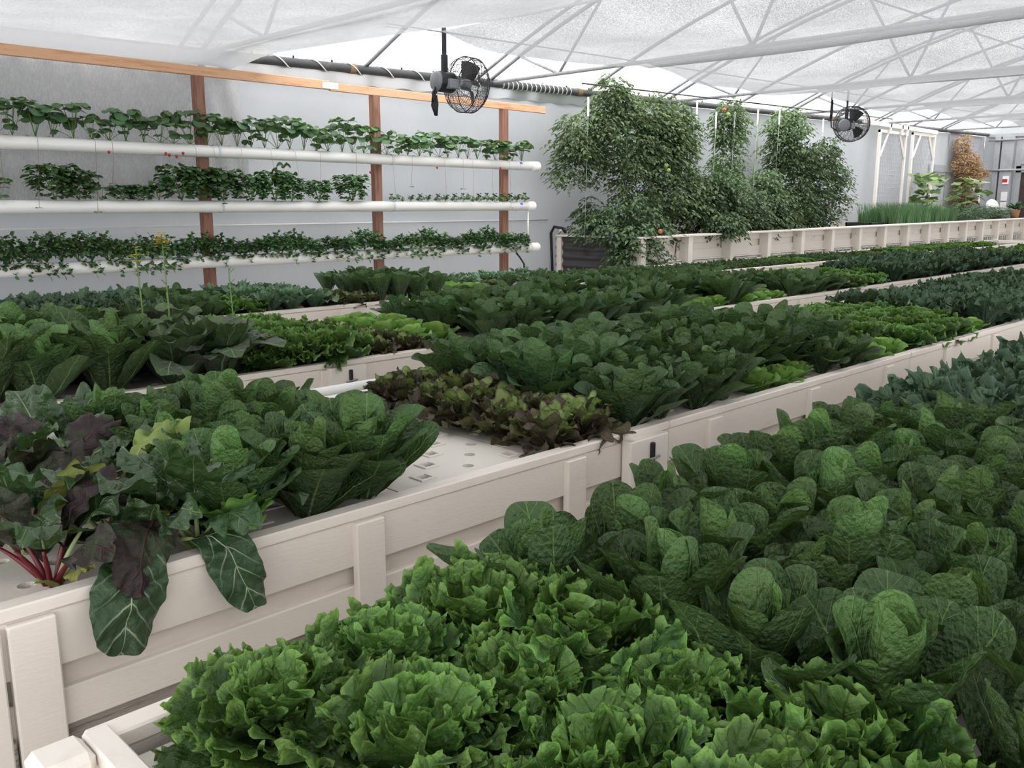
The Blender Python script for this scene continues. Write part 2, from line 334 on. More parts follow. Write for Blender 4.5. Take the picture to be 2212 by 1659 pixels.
def leaf(mb, rng, L, W, prof, e0, e1, az=0., cup=.4, bp=1.3, nr=6, nt=32, ruf=(), rufp=2.2, lobes=(), blister=0., age=1., base=(0, 0, 0), r0=.012, roll=0., center=.55, path=None, envs=.12, mi=0, tw=0., curl=0., rpow=.85):
    t = np.arange(nt) / nt
    sb = .5 - .5 * np.cos(2 * PI * t); sg = np.where(t < .5, 1., -1.)
    yb = sg * prof(sb) * W / 2
    env = np.clip((sb - envs) / .3, 0, 1)
    m = np.ones(nt)
    for k, a in lobes: m = m + a * env * np.sin(2 * PI * (k * t + rng.random()))
    sb2 = center + (sb - center) * m; yb = yb * m
    rho = (np.arange(1, nr + 1) / nr) ** rpow
    Sg = np.concatenate([[center], (center + rho[:, None] * (sb2 - center)[None]).ravel()])
    Y = np.concatenate([[0], (rho[:, None] * yb[None]).ravel()])
    rh = np.concatenate([[0], np.repeat(rho, nt)])
    nn = np.zeros(1 + nr * nt); sh = np.zeros(1 + nr * nt)
    for k, a in ruf:
        p0, am = rng.random(), 1 + .5 * np.sin(2 * PI * (2.3 * t + rng.random()))
        pw = rufp * (1 + k / 25)                             # finer frills stay nearer the margin
        nn[1:] += ((rho ** pw)[:, None] * (env * a * np.sin(2 * PI * (k * t + p0)) * am)[None]).ravel()
        sh[1:] += ((rho ** (pw * 1.2))[:, None] * (env * a * np.sin(4 * PI * (k * t + p0)) * am)[None]).ravel()
    nn = nn * L; sh = sh * curl
    if curl:                                                 # frills fold over sideways along the margin
        bt = np.stack([np.roll(sb2, -1) - np.roll(sb2, 1), (np.roll(yb, -1) - np.roll(yb, 1)) / L], 1); bt /= np.linalg.norm(bt, axis=1)[:, None] + 1e-9
        Sg = Sg + sh * np.concatenate([[0], np.tile(bt[:, 0], nr)]); Y = Y + sh * L * np.concatenate([[0], np.tile(bt[:, 1], nr)])
    if blister:
        for q in range(5):
            k1, k2 = (rng.random() - .5) * 260, (rng.random() - .5) * 260
            nn = nn + blister * L * np.sin(k1 * Sg * L + k2 * Y + 6.3 * rng.random()) * np.clip(Sg * 3, 0, 1)
    cp = cup if abs(cup) > .02 else .02
    wloc = W / 2
    a = Y / wloc * cp
    y2 = wloc * np.sin(a) / cp; nn = nn + wloc * (1 - np.cos(a)) / cp
    if roll or tw:
        rl = roll + tw * Sg
        y2, nn = y2 * np.cos(rl) - nn * np.sin(rl), y2 * np.sin(rl) + nn * np.cos(rl)
    if path is None:
        s, ph, cx, cz = curve_tab(e0, e1, bp)
        Sc = np.clip(Sg, 0, 1.); ex = (Sg - Sc) * L
        p = np.interp(Sc, s, ph)
        x = np.interp(Sc, s, cx) * L + ex * np.cos(p) - nn * np.sin(p) + r0
        z = np.interp(Sc, s, cz) * L + ex * np.sin(p) + nn * np.cos(p)
        ca, sa = math.cos(az), math.sin(az)
        V = np.stack([x * ca - y2 * sa + base[0], x * sa + y2 * ca + base[1], z + base[2]], 1)
    else:                                                    # midrib along a given 3D path (points, side vector)
        pts, side = path; pts = np.array(pts, float); side = np.array(side, float)
        d = np.concatenate([[0], np.cumsum(np.linalg.norm(np.diff(pts, axis=0), axis=1))]); d /= d[-1]
        Sc = np.clip(Sg, 0, 1)
        P = np.stack([np.interp(Sc, d, pts[:, i]) for i in range(3)], 1)
        e = .06
        T = np.stack([np.interp(np.clip(Sc + e, 0, 1), d, pts[:, i]) - np.interp(np.clip(Sc - e, 0, 1), d, pts[:, i]) for i in range(3)], 1)
        T /= np.linalg.norm(T, axis=1)[:, None] + 1e-9
        sd = np.tile(side / np.linalg.norm(side), (len(P), 1)); sd = sd - T * (sd * T).sum(1)[:, None]; sd /= np.linalg.norm(sd, axis=1)[:, None]
        Nn = np.cross(T, sd)
        V = P + sd * y2[:, None] + Nn * nn[:, None] + T * ((Sg - Sc) * L)[:, None] + np.array(base)
    q = np.arange(nt); q1 = (q + 1) % nt
    tri = np.stack([np.zeros(nt, int), 1 + q, 1 + q1], 1)
    quads = [np.stack([1 + j * nt + q, 1 + (j + 1) * nt + q, 1 + (j + 1) * nt + q1, 1 + j * nt + q1], 1) for j in range(nr - 1)]
    uv = np.stack([np.clip(Y / W + .5, 0.001, 1), np.clip(Sg, 0, 1)], 1)
    edge = rh ** 3 * np.clip((Sg - .1) * 3, 0, 1)
    k = len(V)
    mb.add(V, tri, uv, np.full(k, age), edge, mi)
    if quads:
        Q = np.concatenate(quads)
        mb.f.append((Q, mb.n - k)); mb.mi.append((mi, len(Q)))
D = math.radians
GA = 2.39996

P_DARK = prof_pow(1.25, .42, .18)
def romaine(rng, q, open_=0., tall=1., n=19, wide=1., prof=P_ROM):
    fo, he = MB(), MB()
    for i in range(n):
        f = i / (n - 1); az = i * GA + rng.uniform(-.3, .3)
        inner = f > .66
        L = (.245 - .03 * f + rng.uniform(-.03, .025)) * tall
        if f > .8: L *= .84
        W = (.128 - .035 * f) * rng.uniform(.85, 1.12) * wide
        e0 = D(48 - open_ * 18 + 42 * f ** .8 + rng.uniform(-7, 7)); e1 = D(38 - open_ * 48 + 58 * f ** .9 + rng.uniform(-22, 20))
        if inner: e1 = D(84 + rng.uniform(-14, 38))
        leaf(he if inner else fo, rng, L, W, prof, e0, e1, az, cup=.45 + .75 * f + rng.uniform(-.1, .2), bp=2.2, nr=8 if q else 4, nt=52 if q else 22,
             ruf=((3, .010), (6, .007)), blister=.0045, age=max(0, 1 - f * 1.05), roll=rng.uniform(-.25, .25), tw=rng.uniform(-.3, .3), r0=.022 * (1 - f) + .004)
    return fo, he
def frilly(rng, q, n=20):
    fo, he = MB(), MB()
    for i in range(n):
        f = i / (n - 1); az = i * GA + rng.uniform(-.3, .3); inner = f > .6
        L = (.20 - .05 * f) * rng.uniform(.92, 1.1); W = (.20 - .07 * f) * rng.uniform(.9, 1.1)
        e0 = D(32 + 55 * f + rng.uniform(-6, 6)); e1 = D(-8 + 85 * f + rng.uniform(-15, 15))
        leaf(he if inner else fo, rng, L, W, P_FAN, e0, e1, az, cup=.25 + .5 * f, bp=1.4, nr=12 if q else 5, nt=290 if q else 60,
             ruf=((3, .045), (8, .042), (15, .036), (25, .026), (38, .017)) if q else ((5, .06), (10, .05), (15, .03)), rufp=2.9, curl=-.62 if q else -.3, lobes=((5, .04), (19, .02), (41, .016), (67, .010)) if q else ((9, .05), (17, .02)),
             blister=.009 if q else 0, age=max(0, 1 - f), roll=rng.uniform(-.3, .3), tw=rng.uniform(-.4, .4), center=.50, envs=.2, rpow=.62)
    return fo, he
def redoak(rng, q, n=32):
    fo, he = MB(), MB()
    for i in range(n):
        f = i / (n - 1); az = i * GA + rng.uniform(-.3, .3); inner = f > .8 or (f > .35 and rng.random() < .26)
        L = (.150 - .025 * f) * rng.uniform(.85, 1.15); W = (.112 - .02 * f) * rng.uniform(.9, 1.1)
        e0 = D(28 + 55 * f + rng.uniform(-6, 6)); e1 = D(-20 + 85 * f + rng.uniform(-20, 20))
        leaf(he if inner else fo, rng, L, W, P_SPOON, e0, e1, az, cup=.2 + .3 * f, bp=1.3, nr=7 if q else 4, nt=96 if q else 36,
             ruf=((4, .06), (7, .06), (12, .03)), rufp=2.2, curl=-.4, lobes=((5, .10), (8, .13)), blister=.006 if q else 0,
             age=min(1, max(0, 1.15 - f)), roll=rng.uniform(-.5, .5), tw=rng.uniform(-.5, .5), center=.6, envs=.2)
    return fo, he
def butter(rng, q, n=18):
    fo, he = MB(), MB()
    for i in range(n):
        f = i / (n - 1); az = i * GA + rng.uniform(-.3, .3); inner = f > .6
        L = (.13 - .03 * f) * rng.uniform(.92, 1.1); W = (.14 - .04 * f)
        e0 = D(25 + 60 * f); e1 = D(5 + 100 * f + rng.uniform(-12, 12))
        leaf(he if inner else fo, rng, L, W, P_ROUND, e0, e1, az, cup=.5 + .6 * f, nr=5 if q else 3, nt=36 if q else 22, ruf=((4, .04), (7, .03)), blister=.006, age=max(0, 1 - f), roll=rng.uniform(-.2, .2))
    return fo, he
def kale(rng, q, n=15, lacy=False):
    fo, he = MB(), MB()
    for i in range(n):
        f = i / (n - 1); az = i * GA + rng.uniform(-.3, .3); inner = f > .65
        L = (.27 - .09 * f) * rng.uniform(.9, 1.1); W = (.15 - .05 * f) * rng.uniform(.9, 1.1)
        e0 = D(48 + 38 * f); e1 = D(-25 + 90 * f + rng.uniform(-15, 15))
        leaf(he if inner else fo, rng, L, W, P_SPOON, e0, e1, az, cup=.25, bp=1.8, nr=8 if q else 4, nt=150 if q else 56,
             ruf=((6, .05), (12, .055), (19, .045), (29, .02)) if not lacy else ((7, .05), (11, .03)), rufp=1.7, curl=-.6 if not lacy else 0, lobes=((9, .05), (23, .05), (37, .03)) if not lacy else ((11, .16), (17, .12)),
             age=max(0, 1 - f), roll=rng.uniform(-.3, .3), center=.62, envs=.3)
        (he if inner else fo).tube([(math.cos(az) * (.01 + d * math.cos(e0)), math.sin(az) * (.01 + d * math.cos(e0)), d * math.sin(e0)) for d in (0, L * .2, L * .36)], [.006, .005, .003], 5)
    return fo, he
def pacchoi(rng, q, n=15):
    fo, he = MB(), MB()
    for i in range(n):
        f = i / (n - 1); az = i * GA + rng.uniform(-.2, .2); inner = f > .65
        L = (.26 - .05 * f) * rng.uniform(.9, 1.08); W = .105 - .03 * f
        e0 = D(66 + 20 * f); e1 = D(35 + 45 * f + rng.uniform(-10, 10))
        leaf(he if inner else fo, rng, L, W, P_SPOON, e0, e1, az, cup=.6, bp=1.8, nr=4, nt=24, ruf=((4, .012),), blister=.003, age=max(0, 1 - f))
    return fo, he
def mustard(rng, q, n=20):
    fo, he = MB(), MB()
    for i in range(n):
        f = i / (n - 1); az = i * GA + rng.uniform(-.3, .3); inner = f > .65
        L = (.31 - .09 * f) * rng.uniform(.9, 1.1); W = (.148 - .045 * f)
        e0 = D(48 + 38 * f); e1 = D(-40 + 100 * f + rng.uniform(-15, 15))
        leaf(he if inner else fo, rng, L, W, P_ROUND, e0, e1, az, cup=.3, bp=2., nr=5, nt=36, ruf=((5, .025), (9, .015)), blister=.006, age=max(0, 1 - f), roll=rng.uniform(-.3, .3), envs=.2)
    return fo, he
SPEC = {'romaine': (romaine, 'romaine', {}), 'romaine_open': (romaine, 'romaine_dark', dict(open_=.55, tall=.95, n=25, wide=.86, prof=P_DARK)),
        'romaine_savoy': (romaine, 'romaine', dict(open_=.3, tall=1.1, n=23, wide=1.04)), 'frilly': (frilly, 'frilly', {}), 'redoak': (redoak, 'redoak', {}),
        'butter': (butter, 'butter', {}), 'kale': (kale, 'kale', {}), 'lacy': (kale, 'lacy', dict(lacy=True)), 'pacchoi': (pacchoi, 'romaine_dark', {}), 'mustard': (mustard, 'mustard', {})}
NAMES = {'romaine': ('romaine_lettuce', 'lettuce'), 'romaine_open': ('dark_romaine_lettuce', 'lettuce'), 'romaine_savoy': ('savoyed_romaine_lettuce', 'lettuce'), 'frilly': ('green_leaf_lettuce', 'lettuce'), 'redoak': ('red_oakleaf_lettuce', 'lettuce'),
         'butter': ('butterhead_lettuce', 'lettuce'), 'kale': ('curly_kale', 'kale'), 'lacy': ('lacy_kale', 'kale'), 'pacchoi': ('pak_choi', 'vegetable'), 'mustard': ('purple_mustard', 'mustard greens')}
CACHE = {}
def variants(sp, q):
    """shared meshes of one kind: hi = (foliage, heart), lo = one joined mesh"""
    if (sp, q) in CACHE: return CACHE[sp, q]
    fn, mk, kw = SPEC[sp]; out = []
    for k in range(6 if q else 4):
        rng = random.Random(hash_(sp) + 31 * k + (5 if q else 0))
        fo, he = fn(rng, q, **kw)
        m2 = LM['redoak_light'] if sp == 'redoak' else LM[mk]
        if q: out.append((fo.mesh('foliage', LM[mk]), he.mesh('heart', m2)))
        else:
            n0 = fo.n
            for (F, o) in he.f: fo.f.append((F, o + n0))
            fo.mi += [(1, c) for _, c in he.mi]
            for a in ('v', 'uv', 'age', 'edge'): getattr(fo, a).extend(getattr(he, a))
            fo.n += he.n
            out.append((fo.mesh(NAMES[sp][0], [LM[mk], m2]),))
    CACHE[sp, q] = out
    return out
def hash_(s): return sum((i + 1) * ord(c) for i, c in enumerate(s))
COUNT = {}
def plant(sp, x, y, z, label, group, q, scale=1., k=None, rz=None, tilt=0.):
    vs = variants(sp, q); v = vs[R.randrange(len(vs)) if k is None else k % len(vs)]
    name, cat = NAMES[sp]
    COUNT[name] = COUNT.get(name, 0) + 1
    if q:
        o = thing(name, label, cat, (x, y, z), group)
        for nm, me in zip(('foliage', 'heart'), v):
            c = bpy.data.objects.new(nm, me); COL.objects.link(c); c.parent = o
    else:
        o = bpy.data.objects.new(name, v[0]); COL.objects.link(o); o.location = (x, y, z); tag(o, label, cat, group)
    o.rotation_euler = (R.uniform(-tilt, tilt), R.uniform(-tilt, tilt), R.uniform(0, 2 * PI) if rz is None else rz)
    o.scale = (scale,) * 3
    return o

# ------------------------------------------------------------------ the setting
XN, XF, YL, YR = -4.0, 31.0, 10.0, -5.0
def eave(x): return 2.97 + .02 * (x - 6)
def arch(y): return 1.75 * (1 - ((y - 2.5) / 7.5) ** 2)
struct('floor', MB().box(XN, XF, YR, YL, -.12, 0, .001), M['floor'])
def wall_sheet(u, v):
    x = XN + (XF - XN) * u; z = (eave(x) - .04) * v
    return (x, YL + .015 * math.sin(x * 2.1 + z) * math.sin(z * 3.1), z)
struct('wall_left', MB().grid(wall_sheet, 140, 16), M['wall'], True)
struct('wall_right', MB().grid(lambda u, v: (XN + (XF - XN) * u, YR, eave(XN + (XF - XN) * u) * v), 20, 2), M['film'])
def gable(x):
    mb = MB(); mb.grid(lambda u, v: (x, YR + (YL - YR) * u, (eave(x) + arch(YR + (YL - YR) * u)) * v), 24, 3); return mb
struct('wall_near', gable(XN), M['film']); struct('wall_far', gable(XF), M['wall'])
struct('ceiling', MB().grid(lambda u, v: (XN + (XF - XN) * u, YR + (YL - YR) * v, eave(XN + (XF - XN) * u) + .06 + arch(YR + (YL - YR) * v)), 10, 30), M['film'], True)

# eave pipe along the wall top
t = thing('eave_pipe', 'long black pipe running along the top of the white plastic wall', 'pipe', (0, 9.88, 2.9))
MB().tube([(x, 9.88, eave(x) - .0) for x in np.linspace(XN + .1, XF - .1, 12)], .055, 12).build('pipe', M['blackpipe'], t, True)
for x in (7.0, 11.4, 15.8, 20.2):
    MB().lathe([(-.05, .062), (.05, .062)], (1, 0, 0), (x, 9.88, eave(x)), 14).build('collar', M['stem_brown'], t, True)
for k in range(18):
    x = 5.6 + k * .55
    MB().lathe([(0, .012), (.02, .014), (.035, .006)], (0, 0, 1), (x, 9.88, eave(x) + .05), 8).build('screw_cap', M['black'], t, True)
mb = MB(); pts = []
for i in range(460):
    x = 5.7 + i * .0125; a = 2 * PI * i / (42 if x < 9.6 else 8.)
    if x > 11.2: break
    pts.append((x, 9.88 + .064 * math.cos(a), eave(x) + .064 * math.sin(a)))
tag(mb.tube(pts, .008, 5).build('wrapped_cable', M['cable'], smooth=True), 'thin white cable wound in loops around the black eave pipe', 'cable')
tag(MB().grid(lambda u, v: (5.3 + u * 6.5, 9.93 + .02 * math.sin(u * 60) + .03 * v, eave(5.3 + u * 6.5) - .03 - .16 * v + .012 * math.sin(u * 83)), 120, 4).build('foil_flashing', M['plate'], smooth=True), 'crinkled shiny foil strip along the wall top below the black pipe', 'flashing')
# roof trusses: bow + chord + webs
CH = [0.55, 5.0, 9.45, 13.9, 18.35, 22.8, 27.25]
def bow_pts(x, dz=0, y0=YL - .1, y1=YR + .1, n=22): return [(x, y0 + (y1 - y0) * i / n, eave(x) + arch(y0 + (y1 - y0) * i / n) + dz) for i in range(n + 1)]
for i, x in enumerate(CH):
    t = thing('roof_truss', ['galvanised roof truss nearest the camera, above the near bed ends', 'galvanised roof truss at the right hem of the near cloth', 'galvanised roof truss rising behind the near hanging fan', 'galvanised roof truss just before the far hanging fan',
                             'galvanised roof truss above the white trellis frames', 'galvanised roof truss beyond the white trellis frames', 'galvanised roof truss nearest the far end wall'][i], 'roof truss', (x, YL - .1, eave(x)))
    MB().tube(bow_pts(x), .028, 8).build('rafter', M['galv'], t, True)
    MB().tube(bow_pts(x - .26), .024, 8).build('rafter', M['galv'], t, True)
    MB().tube([(x, YL - .1, eave(x)), (x, YR + .1, eave(x))], .026, 8).build('chord', M['galv'], t, True)
    for yy in (8.55, 5.6, 2.5, -.6, -3.5):
        for dy in (-.75, .75):
            MB().tube([(x, yy, eave(x)), (x, yy + dy, eave(x) + arch(yy + dy))], .02, 6).build('web', M['galv'], t, True)
k = 0
for x0 in CH[1:6]:
    x = x0 + 2.22
    t = tag(MB().tube(bow_pts(x), .028, 8).build('roof_bow', M['galv'], smooth=True), 'single curved roof bow, %s bow past the near cloth hem' % ORD[k], 'roof bow'); k += 1
k = 0
for yy in (6.4, 4.0, 1.6, -.8):
    tag(MB().tube([(XN + .1, yy, eave(XN) + arch(yy) - .03), (XF - .1, yy, eave(XF) + arch(yy) - .03)], .017, 6).build('roof_purlin', M['galv'], smooth=True), 'thin roof purlin running lengthwise above the cloth, %s from the left wall' % ORD[k], 'purlin'); k += 1
# shade cloths, one per bay, hung from truss to truss
def cloth(x0, x1, y0, y1, sag, seed, edge=0., mat='cloth', label='', hook=None):
    rg = random.Random(seed); ph = [rg.uniform(0, 6) for _ in range(6)]
    def f(u, v):
        x = x0 + (x1 - x0) * u; y = y0 + (y1 - y0) * v
        if hook: x += hook(y) * u
        z = eave(x) - .028 - sag * min(1, .4 + 1.5 * v) * (math.sin(PI * u) ** .8) * (1 + .25 * math.sin(y * .8 + ph[0]))
        z -= .035 * math.sin(u * 9 + ph[1] + y * .5) * math.sin(PI * u) + .03 * math.sin(y * 2.3 + ph[2]) * math.sin(PI * u)
        z -= edge * math.exp(-v * (y0 - y1) / .35) * math.sin(PI * u) ** 2
        z -= .06 * math.exp(-((1 - u) * (x1 - x0) / .12) ** 2) * (1 + .25 * math.sin(y * 1.3 + ph[3])) * ((.35 if hook else 1.1) if u > .5 else 0)
        if hook: z -= .10 * min(1, max(0, (y - 8.9) / .7)) ** 2
        y += .05 * math.sin(u * 17 + ph[4]) * math.exp(-v * 6)
        return (x, y, z)
    o = MB().grid(f, 40, 56).build('shade_cloth', M[mat], smooth=True)
    tag(o, label, 'shade cloth')
cloth(-3.6, 5.3, 9.76, -4.6, .16, 1, .0, 'cloth_dense', 'pale shade cloth over the near end, reaching the left wall above the timber beam', hook=lambda y: .22 * (9.6 - y) * .9 if y > 6 else .71)
CL = ['speckled shade cloth panel just above and beyond the near hanging fan', 'sagging speckled shade cloth panel before the far hanging fan', 'speckled shade cloth panel just beyond the far hanging fan',
      'speckled shade cloth panel above the white trellis frames', 'speckled shade cloth panel second from the far wall', 'speckled shade cloth panel nearest the far end wall']
xs = [6.02, 9.45, 13.9, 18.35, 22.8, 27.25, 30.8]
for i in range(6): cloth(xs[i], xs[i + 1] + .05, 7.06, -4.6, .30 if i else .16, 10 + i, .05, 'cloth', CL[i])
# reflective mesh hung down the wall behind the near end of the pipe rack
def drape(u, v):
    x = -2. + 7.35 * u; z = 2.945 - 1.78 * v * (1 - .12 * u)
    return (x + .12 * v * math.sin(v * 3) * u, 9.80 + .02 * math.sin(x * 9 + math.sin(z * 2) * 1.2) * (.4 + v * .6) + .02 * math.sin(x * 23 + z * 4), z)
tag(MB().grid(drape, 180, 30).build('hanging_mesh_curtain', M['foil'], smooth=True), 'crinkled reflective mesh curtain hung on the wall behind the near pipe rack', 'curtain')
mb = MB(); mb.tube([(-2, 9.985, 1.03), (10.8, 9.985, 1.06)], .012, 5); tag(mb.build('sheet_seam', M['cable'], smooth=True), 'thin seam line across the white plastic wall behind the pipes', 'seam')

# ------------------------------------------------------------------ grow beds
BT = .42
def bed(name, yf, yb, x0, x1, label, posts, full=True, board_mats=None):
    t = thing('grow_bed', label, 'grow bed', (x0, (yf + yb) / 2, 0))
    segs = np.arange(x0, x1, 2.44)
    def face(y, s):                                          # s=-1: face looks to -Y
        a = lambda d: y + s * d
        def bx(mb, xa, xb, d0, d1, z0, z1): mb.box(xa, xb, min(a(d0), a(d1)), max(a(d0), a(d1)), z0, z1)
        cap, up, rc, lo, bs = MB(), MB(), MB(), MB(), MB()
        for i, xa in enumerate(segs):
            xb = min(xa + 2.435, x1); j = R.uniform(-.003, .003)
            bx(cap, xa, xb, -.045 + j, .006 + j, .388, BT + j * .6)
            bx(up, xa, xb, -.04, 0 + j * .5, .25, .386)
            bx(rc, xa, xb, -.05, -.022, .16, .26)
            bx(lo, xa, xb, -.045, -.002 + j, .10, .192)
            bx(bs, xa, xb, -.045, -.012, .0, .10)
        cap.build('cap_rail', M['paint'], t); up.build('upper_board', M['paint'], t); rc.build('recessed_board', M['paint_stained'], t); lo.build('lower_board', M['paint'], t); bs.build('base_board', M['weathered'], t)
        for px in posts:
            mb = MB(); bx(mb, px - .05, px + .05, -.005, .022, .0, .383); mb.build('post', M['paint'], t)
    face(yf, -1)
    face(yb, 1)
    for xa in (x0, x1):
        mb = MB(); s = -1 if xa == x0 else 1
        mb.box(min(xa, xa + s * .04), max(xa, xa + s * .04), yf, yb, .10, .40); mb.build('end_board', M['paint'], t)
        mb = MB(); mb.box(min(xa - s * .01, xa + s * .05), max(xa - s * .01, xa + s * .05), yf - .02, yb + .02, .0, .12); mb.build('end_base', M['weathered'], t)
    MB().box(x0 + .02, x1 - .02, yf + .045, yb - .045, .02, .335).build('liner', M['water'], t)
    return t
pB = [.535] + [1.43 + .9 * i for i in range(26)]
tA = bed('A', .09, 1.43, .44, 22, 'white wooden grow bed in front, holding the frilly and romaine lettuce', [.5 + .9 * i for i in range(22)])
mb = MB()
Vb = [(-.0, 0), (.07, 0), (.085, .015), (.085, .07), (.07, .085), (.015, .085), (0, .07)]
for yy in (1.36,):
    mb.box(.345, .43, yy - .02, yy + .065, 0, .43, .012)
mb.build('corner_post', M['paint2'], tA)
MB().box(.432, .475, .10, 1.42, .30, .425).build('end_rail', M['paint2'], tA)
tB = bed('B', 2.02, 3.37, .47, 24, 'white wooden grow bed second from the front, with the bare raft gap', pB)
MB().box(.26, .472, 1.995, 2.10, 0, .383).build('end_post', M['paint'], tB)
tC = bed('C', 4.14, 5.46, .3, 25, 'white wooden grow bed third from the front, with two black strap latches', [.9 + .9 * i for i in range(26)])
tD = bed('D', 6.58, 7.86, .3, 26, 'white wooden grow bed fourth from the front, before the pipe rack', [.9 + .9 * i for i in range(27)])
def latch(x, y, par, w=.24):
    MB().box(x - w / 2, x + w / 2, y - .05, y - .005, .20, .395).build('latch_board', M['paint2'], par)
    MB().box(x + .0, x + .022, y - .062, y - .045, .22, .375).build('black_strap', M['black'], par, label='black strap latch')
    MB().tube([(x - .025, y - .06, .31), (x + .048, y - .06, .315)], .006, 6).build('pin', M['galv'], par, True)
latch(2.72, 2.02, tB); latch(2.81, 4.14, tC); latch(3.86, 4.14, tC)
# rafts with planting holes
def raft_mesh(lx, ly, nx, ny):
    mb = MB(); cx, cy = lx / nx, ly / ny
    for i in range(nx):
        for j in range(ny):
            ox, oy = i * cx - lx / 2, j * cy
            if (i + j) % 2: mb.add([(ox, oy, 0), (ox + cx, oy, 0), (ox + cx, oy + cy, 0), (ox, oy + cy, 0)], [[0, 1, 2, 3]]); continue
            n = 16; r = .021; V = []
            for k in range(n):
                a = 2 * PI * k / n + PI / n
                d = max(abs(math.cos(a)), abs(math.sin(a)))
                V.append((ox + cx / 2 + cx / 2 * math.cos(a) / d, oy + cy / 2 + cy / 2 * math.sin(a) / d, 0))
            for z in (0, -.035):
                for k in range(n):
                    a = 2 * PI * k / n + PI / n; V.append((ox + cx / 2 + r * math.cos(a), oy + cy / 2 + r * math.sin(a), z))
            F = [[k, (k + 1) % n, n + (k + 1) % n, n + k] for k in range(n)] + [[n + k, n + (k + 1) % n, 2 * n + (k + 1) % n, 2 * n + k] for k in range(n)]
            corners = [(ox, oy, 0), (ox + cx, oy, 0), (ox + cx, oy + cy, 0), (ox, oy + cy, 0)]
            b0 = len(V); V += corners
            # corner fillers between the clipped ring and the square
            for ci, a0 in enumerate((PI * 1.25, PI * 1.75, PI * .25, PI * .75)):
                k0 = min(range(n), key=lambda k: abs(((2 * PI * k / n + PI / n) - a0 + PI / n + PI) % (2 * PI) - PI)); F.append([k0, b0 + ci, (k0 + 1) % n])
            mb.add(V, F)
    mb.add([(-lx / 2, 0, -.001), (lx / 2, 0, -.001), (lx / 2, 0, -.04), (-lx / 2, 0, -.04)], [[0, 1, 2, 3]])
    mb.add([(-lx / 2, ly, -.001), (lx / 2, ly, -.001), (lx / 2, ly, -.04), (-lx / 2, ly, -.04)], [[0, 1, 2, 3]])
    for x in (-lx / 2, lx / 2): mb.add([(x, 0, -.001), (x, ly, -.001), (x, ly, -.04), (x, 0, -.04)], [[0, 1, 2, 3]])
    return mb.mesh('raft_sheet', M['foam'], False)
RM = raft_mesh(.603, 1.22, 6, 12)
def pots_mesh():
    mb = MB()
    for i in range(6):
        for j in range(12):
            if (i + j) % 2: continue
            x, y = (i + .5) * .1005 - .3015, (j + .5) * .10167
            mb.lathe([(-.034, .0203), (-.024, .0206)], (0, 0, 1), (x, y, 0), 12)
    return mb.mesh('net_pot', M['pot'], True)
PM = pots_mesh()
def collars_mesh():
    mb = MB()
    for i in range(6):
        for j in range(12):
            if (i + j) % 2 or (i * 5 + j * 3) % 4 > 1: continue
            x, y = (i + .5) * .1005 - .3015, (j + .5) * .10167
            for dx0, dx1, dy0, dy1 in ((-.034, .034, -.034, -.022), (-.034, .034, .022, .034), (-.034, -.022, -.022, .022), (.022, .034, -.022, .022)):
                mb.box(x + dx0, x + dx1, y + dy0, y + dy1, 0, .005, .001)
    return mb.mesh('pot_collar', M['foam'], False)
CM = collars_mesh()
def raft(x, y0, label, bare=False, group=None):
    o = thing('growing_raft', label, 'foam raft', (x, y0, .375), group)
    for nm, me in (('raft_sheet', RM),) + ((('net_pot', PM), ('pot_collar', CM)) if bare else ()):
        c = bpy.data.objects.new(nm, me); COL.objects.link(c); c.parent = o
        if nm != 'raft_sheet': c['kind'] = 'stuff'
for bi, (y0, xa, n, bn) in enumerate(((.15, .79, 9, 'front'), (2.08, .745, 14, 'second'), (4.19, .5, 15, 'third'), (6.62, .6, 18, 'fourth'))):
    for k in range(n):
        x = xa + .61 * k
        bare = (bi == 1 and k == 2)
        if bare: raft(x, y0, 'bare white foam raft with rows of empty planting holes before the red oakleaf', True)
        else: raft(x, y0, 'planted white foam raft in the %s bed, %s from the near end' % (bn, ORD[k]), bi == 1 and k == 1 or bi == 3 and k in (9, 10), 'planted foam rafts')
# the return pipes along the back of the second bed
t = thing('irrigation_pipe', 'thin white pipe along the back rail of the second bed', 'pipe', (2.3, 3.36, .45))
MB().tube([(.6, 3.36, .452), (12, 3.36, .452)], .021, 12).build('pipe', M['pvc'], t, True)
tag(MB().tube([(.6, 3.285, .405), (12, 3.285, .405)], .042, 14).build('return_pipe', M['pvc'], smooth=True), 'thicker white pipe lying below the thin pipe behind the bare raft', 'pipe')
tag(MB().tube([(.6, 5.44, .44), (14, 5.44, .44)], .021, 10).build('irrigation_pipe', M['pvc'], smooth=True), 'thin white pipe along the back rail of the third bed', 'pipe')

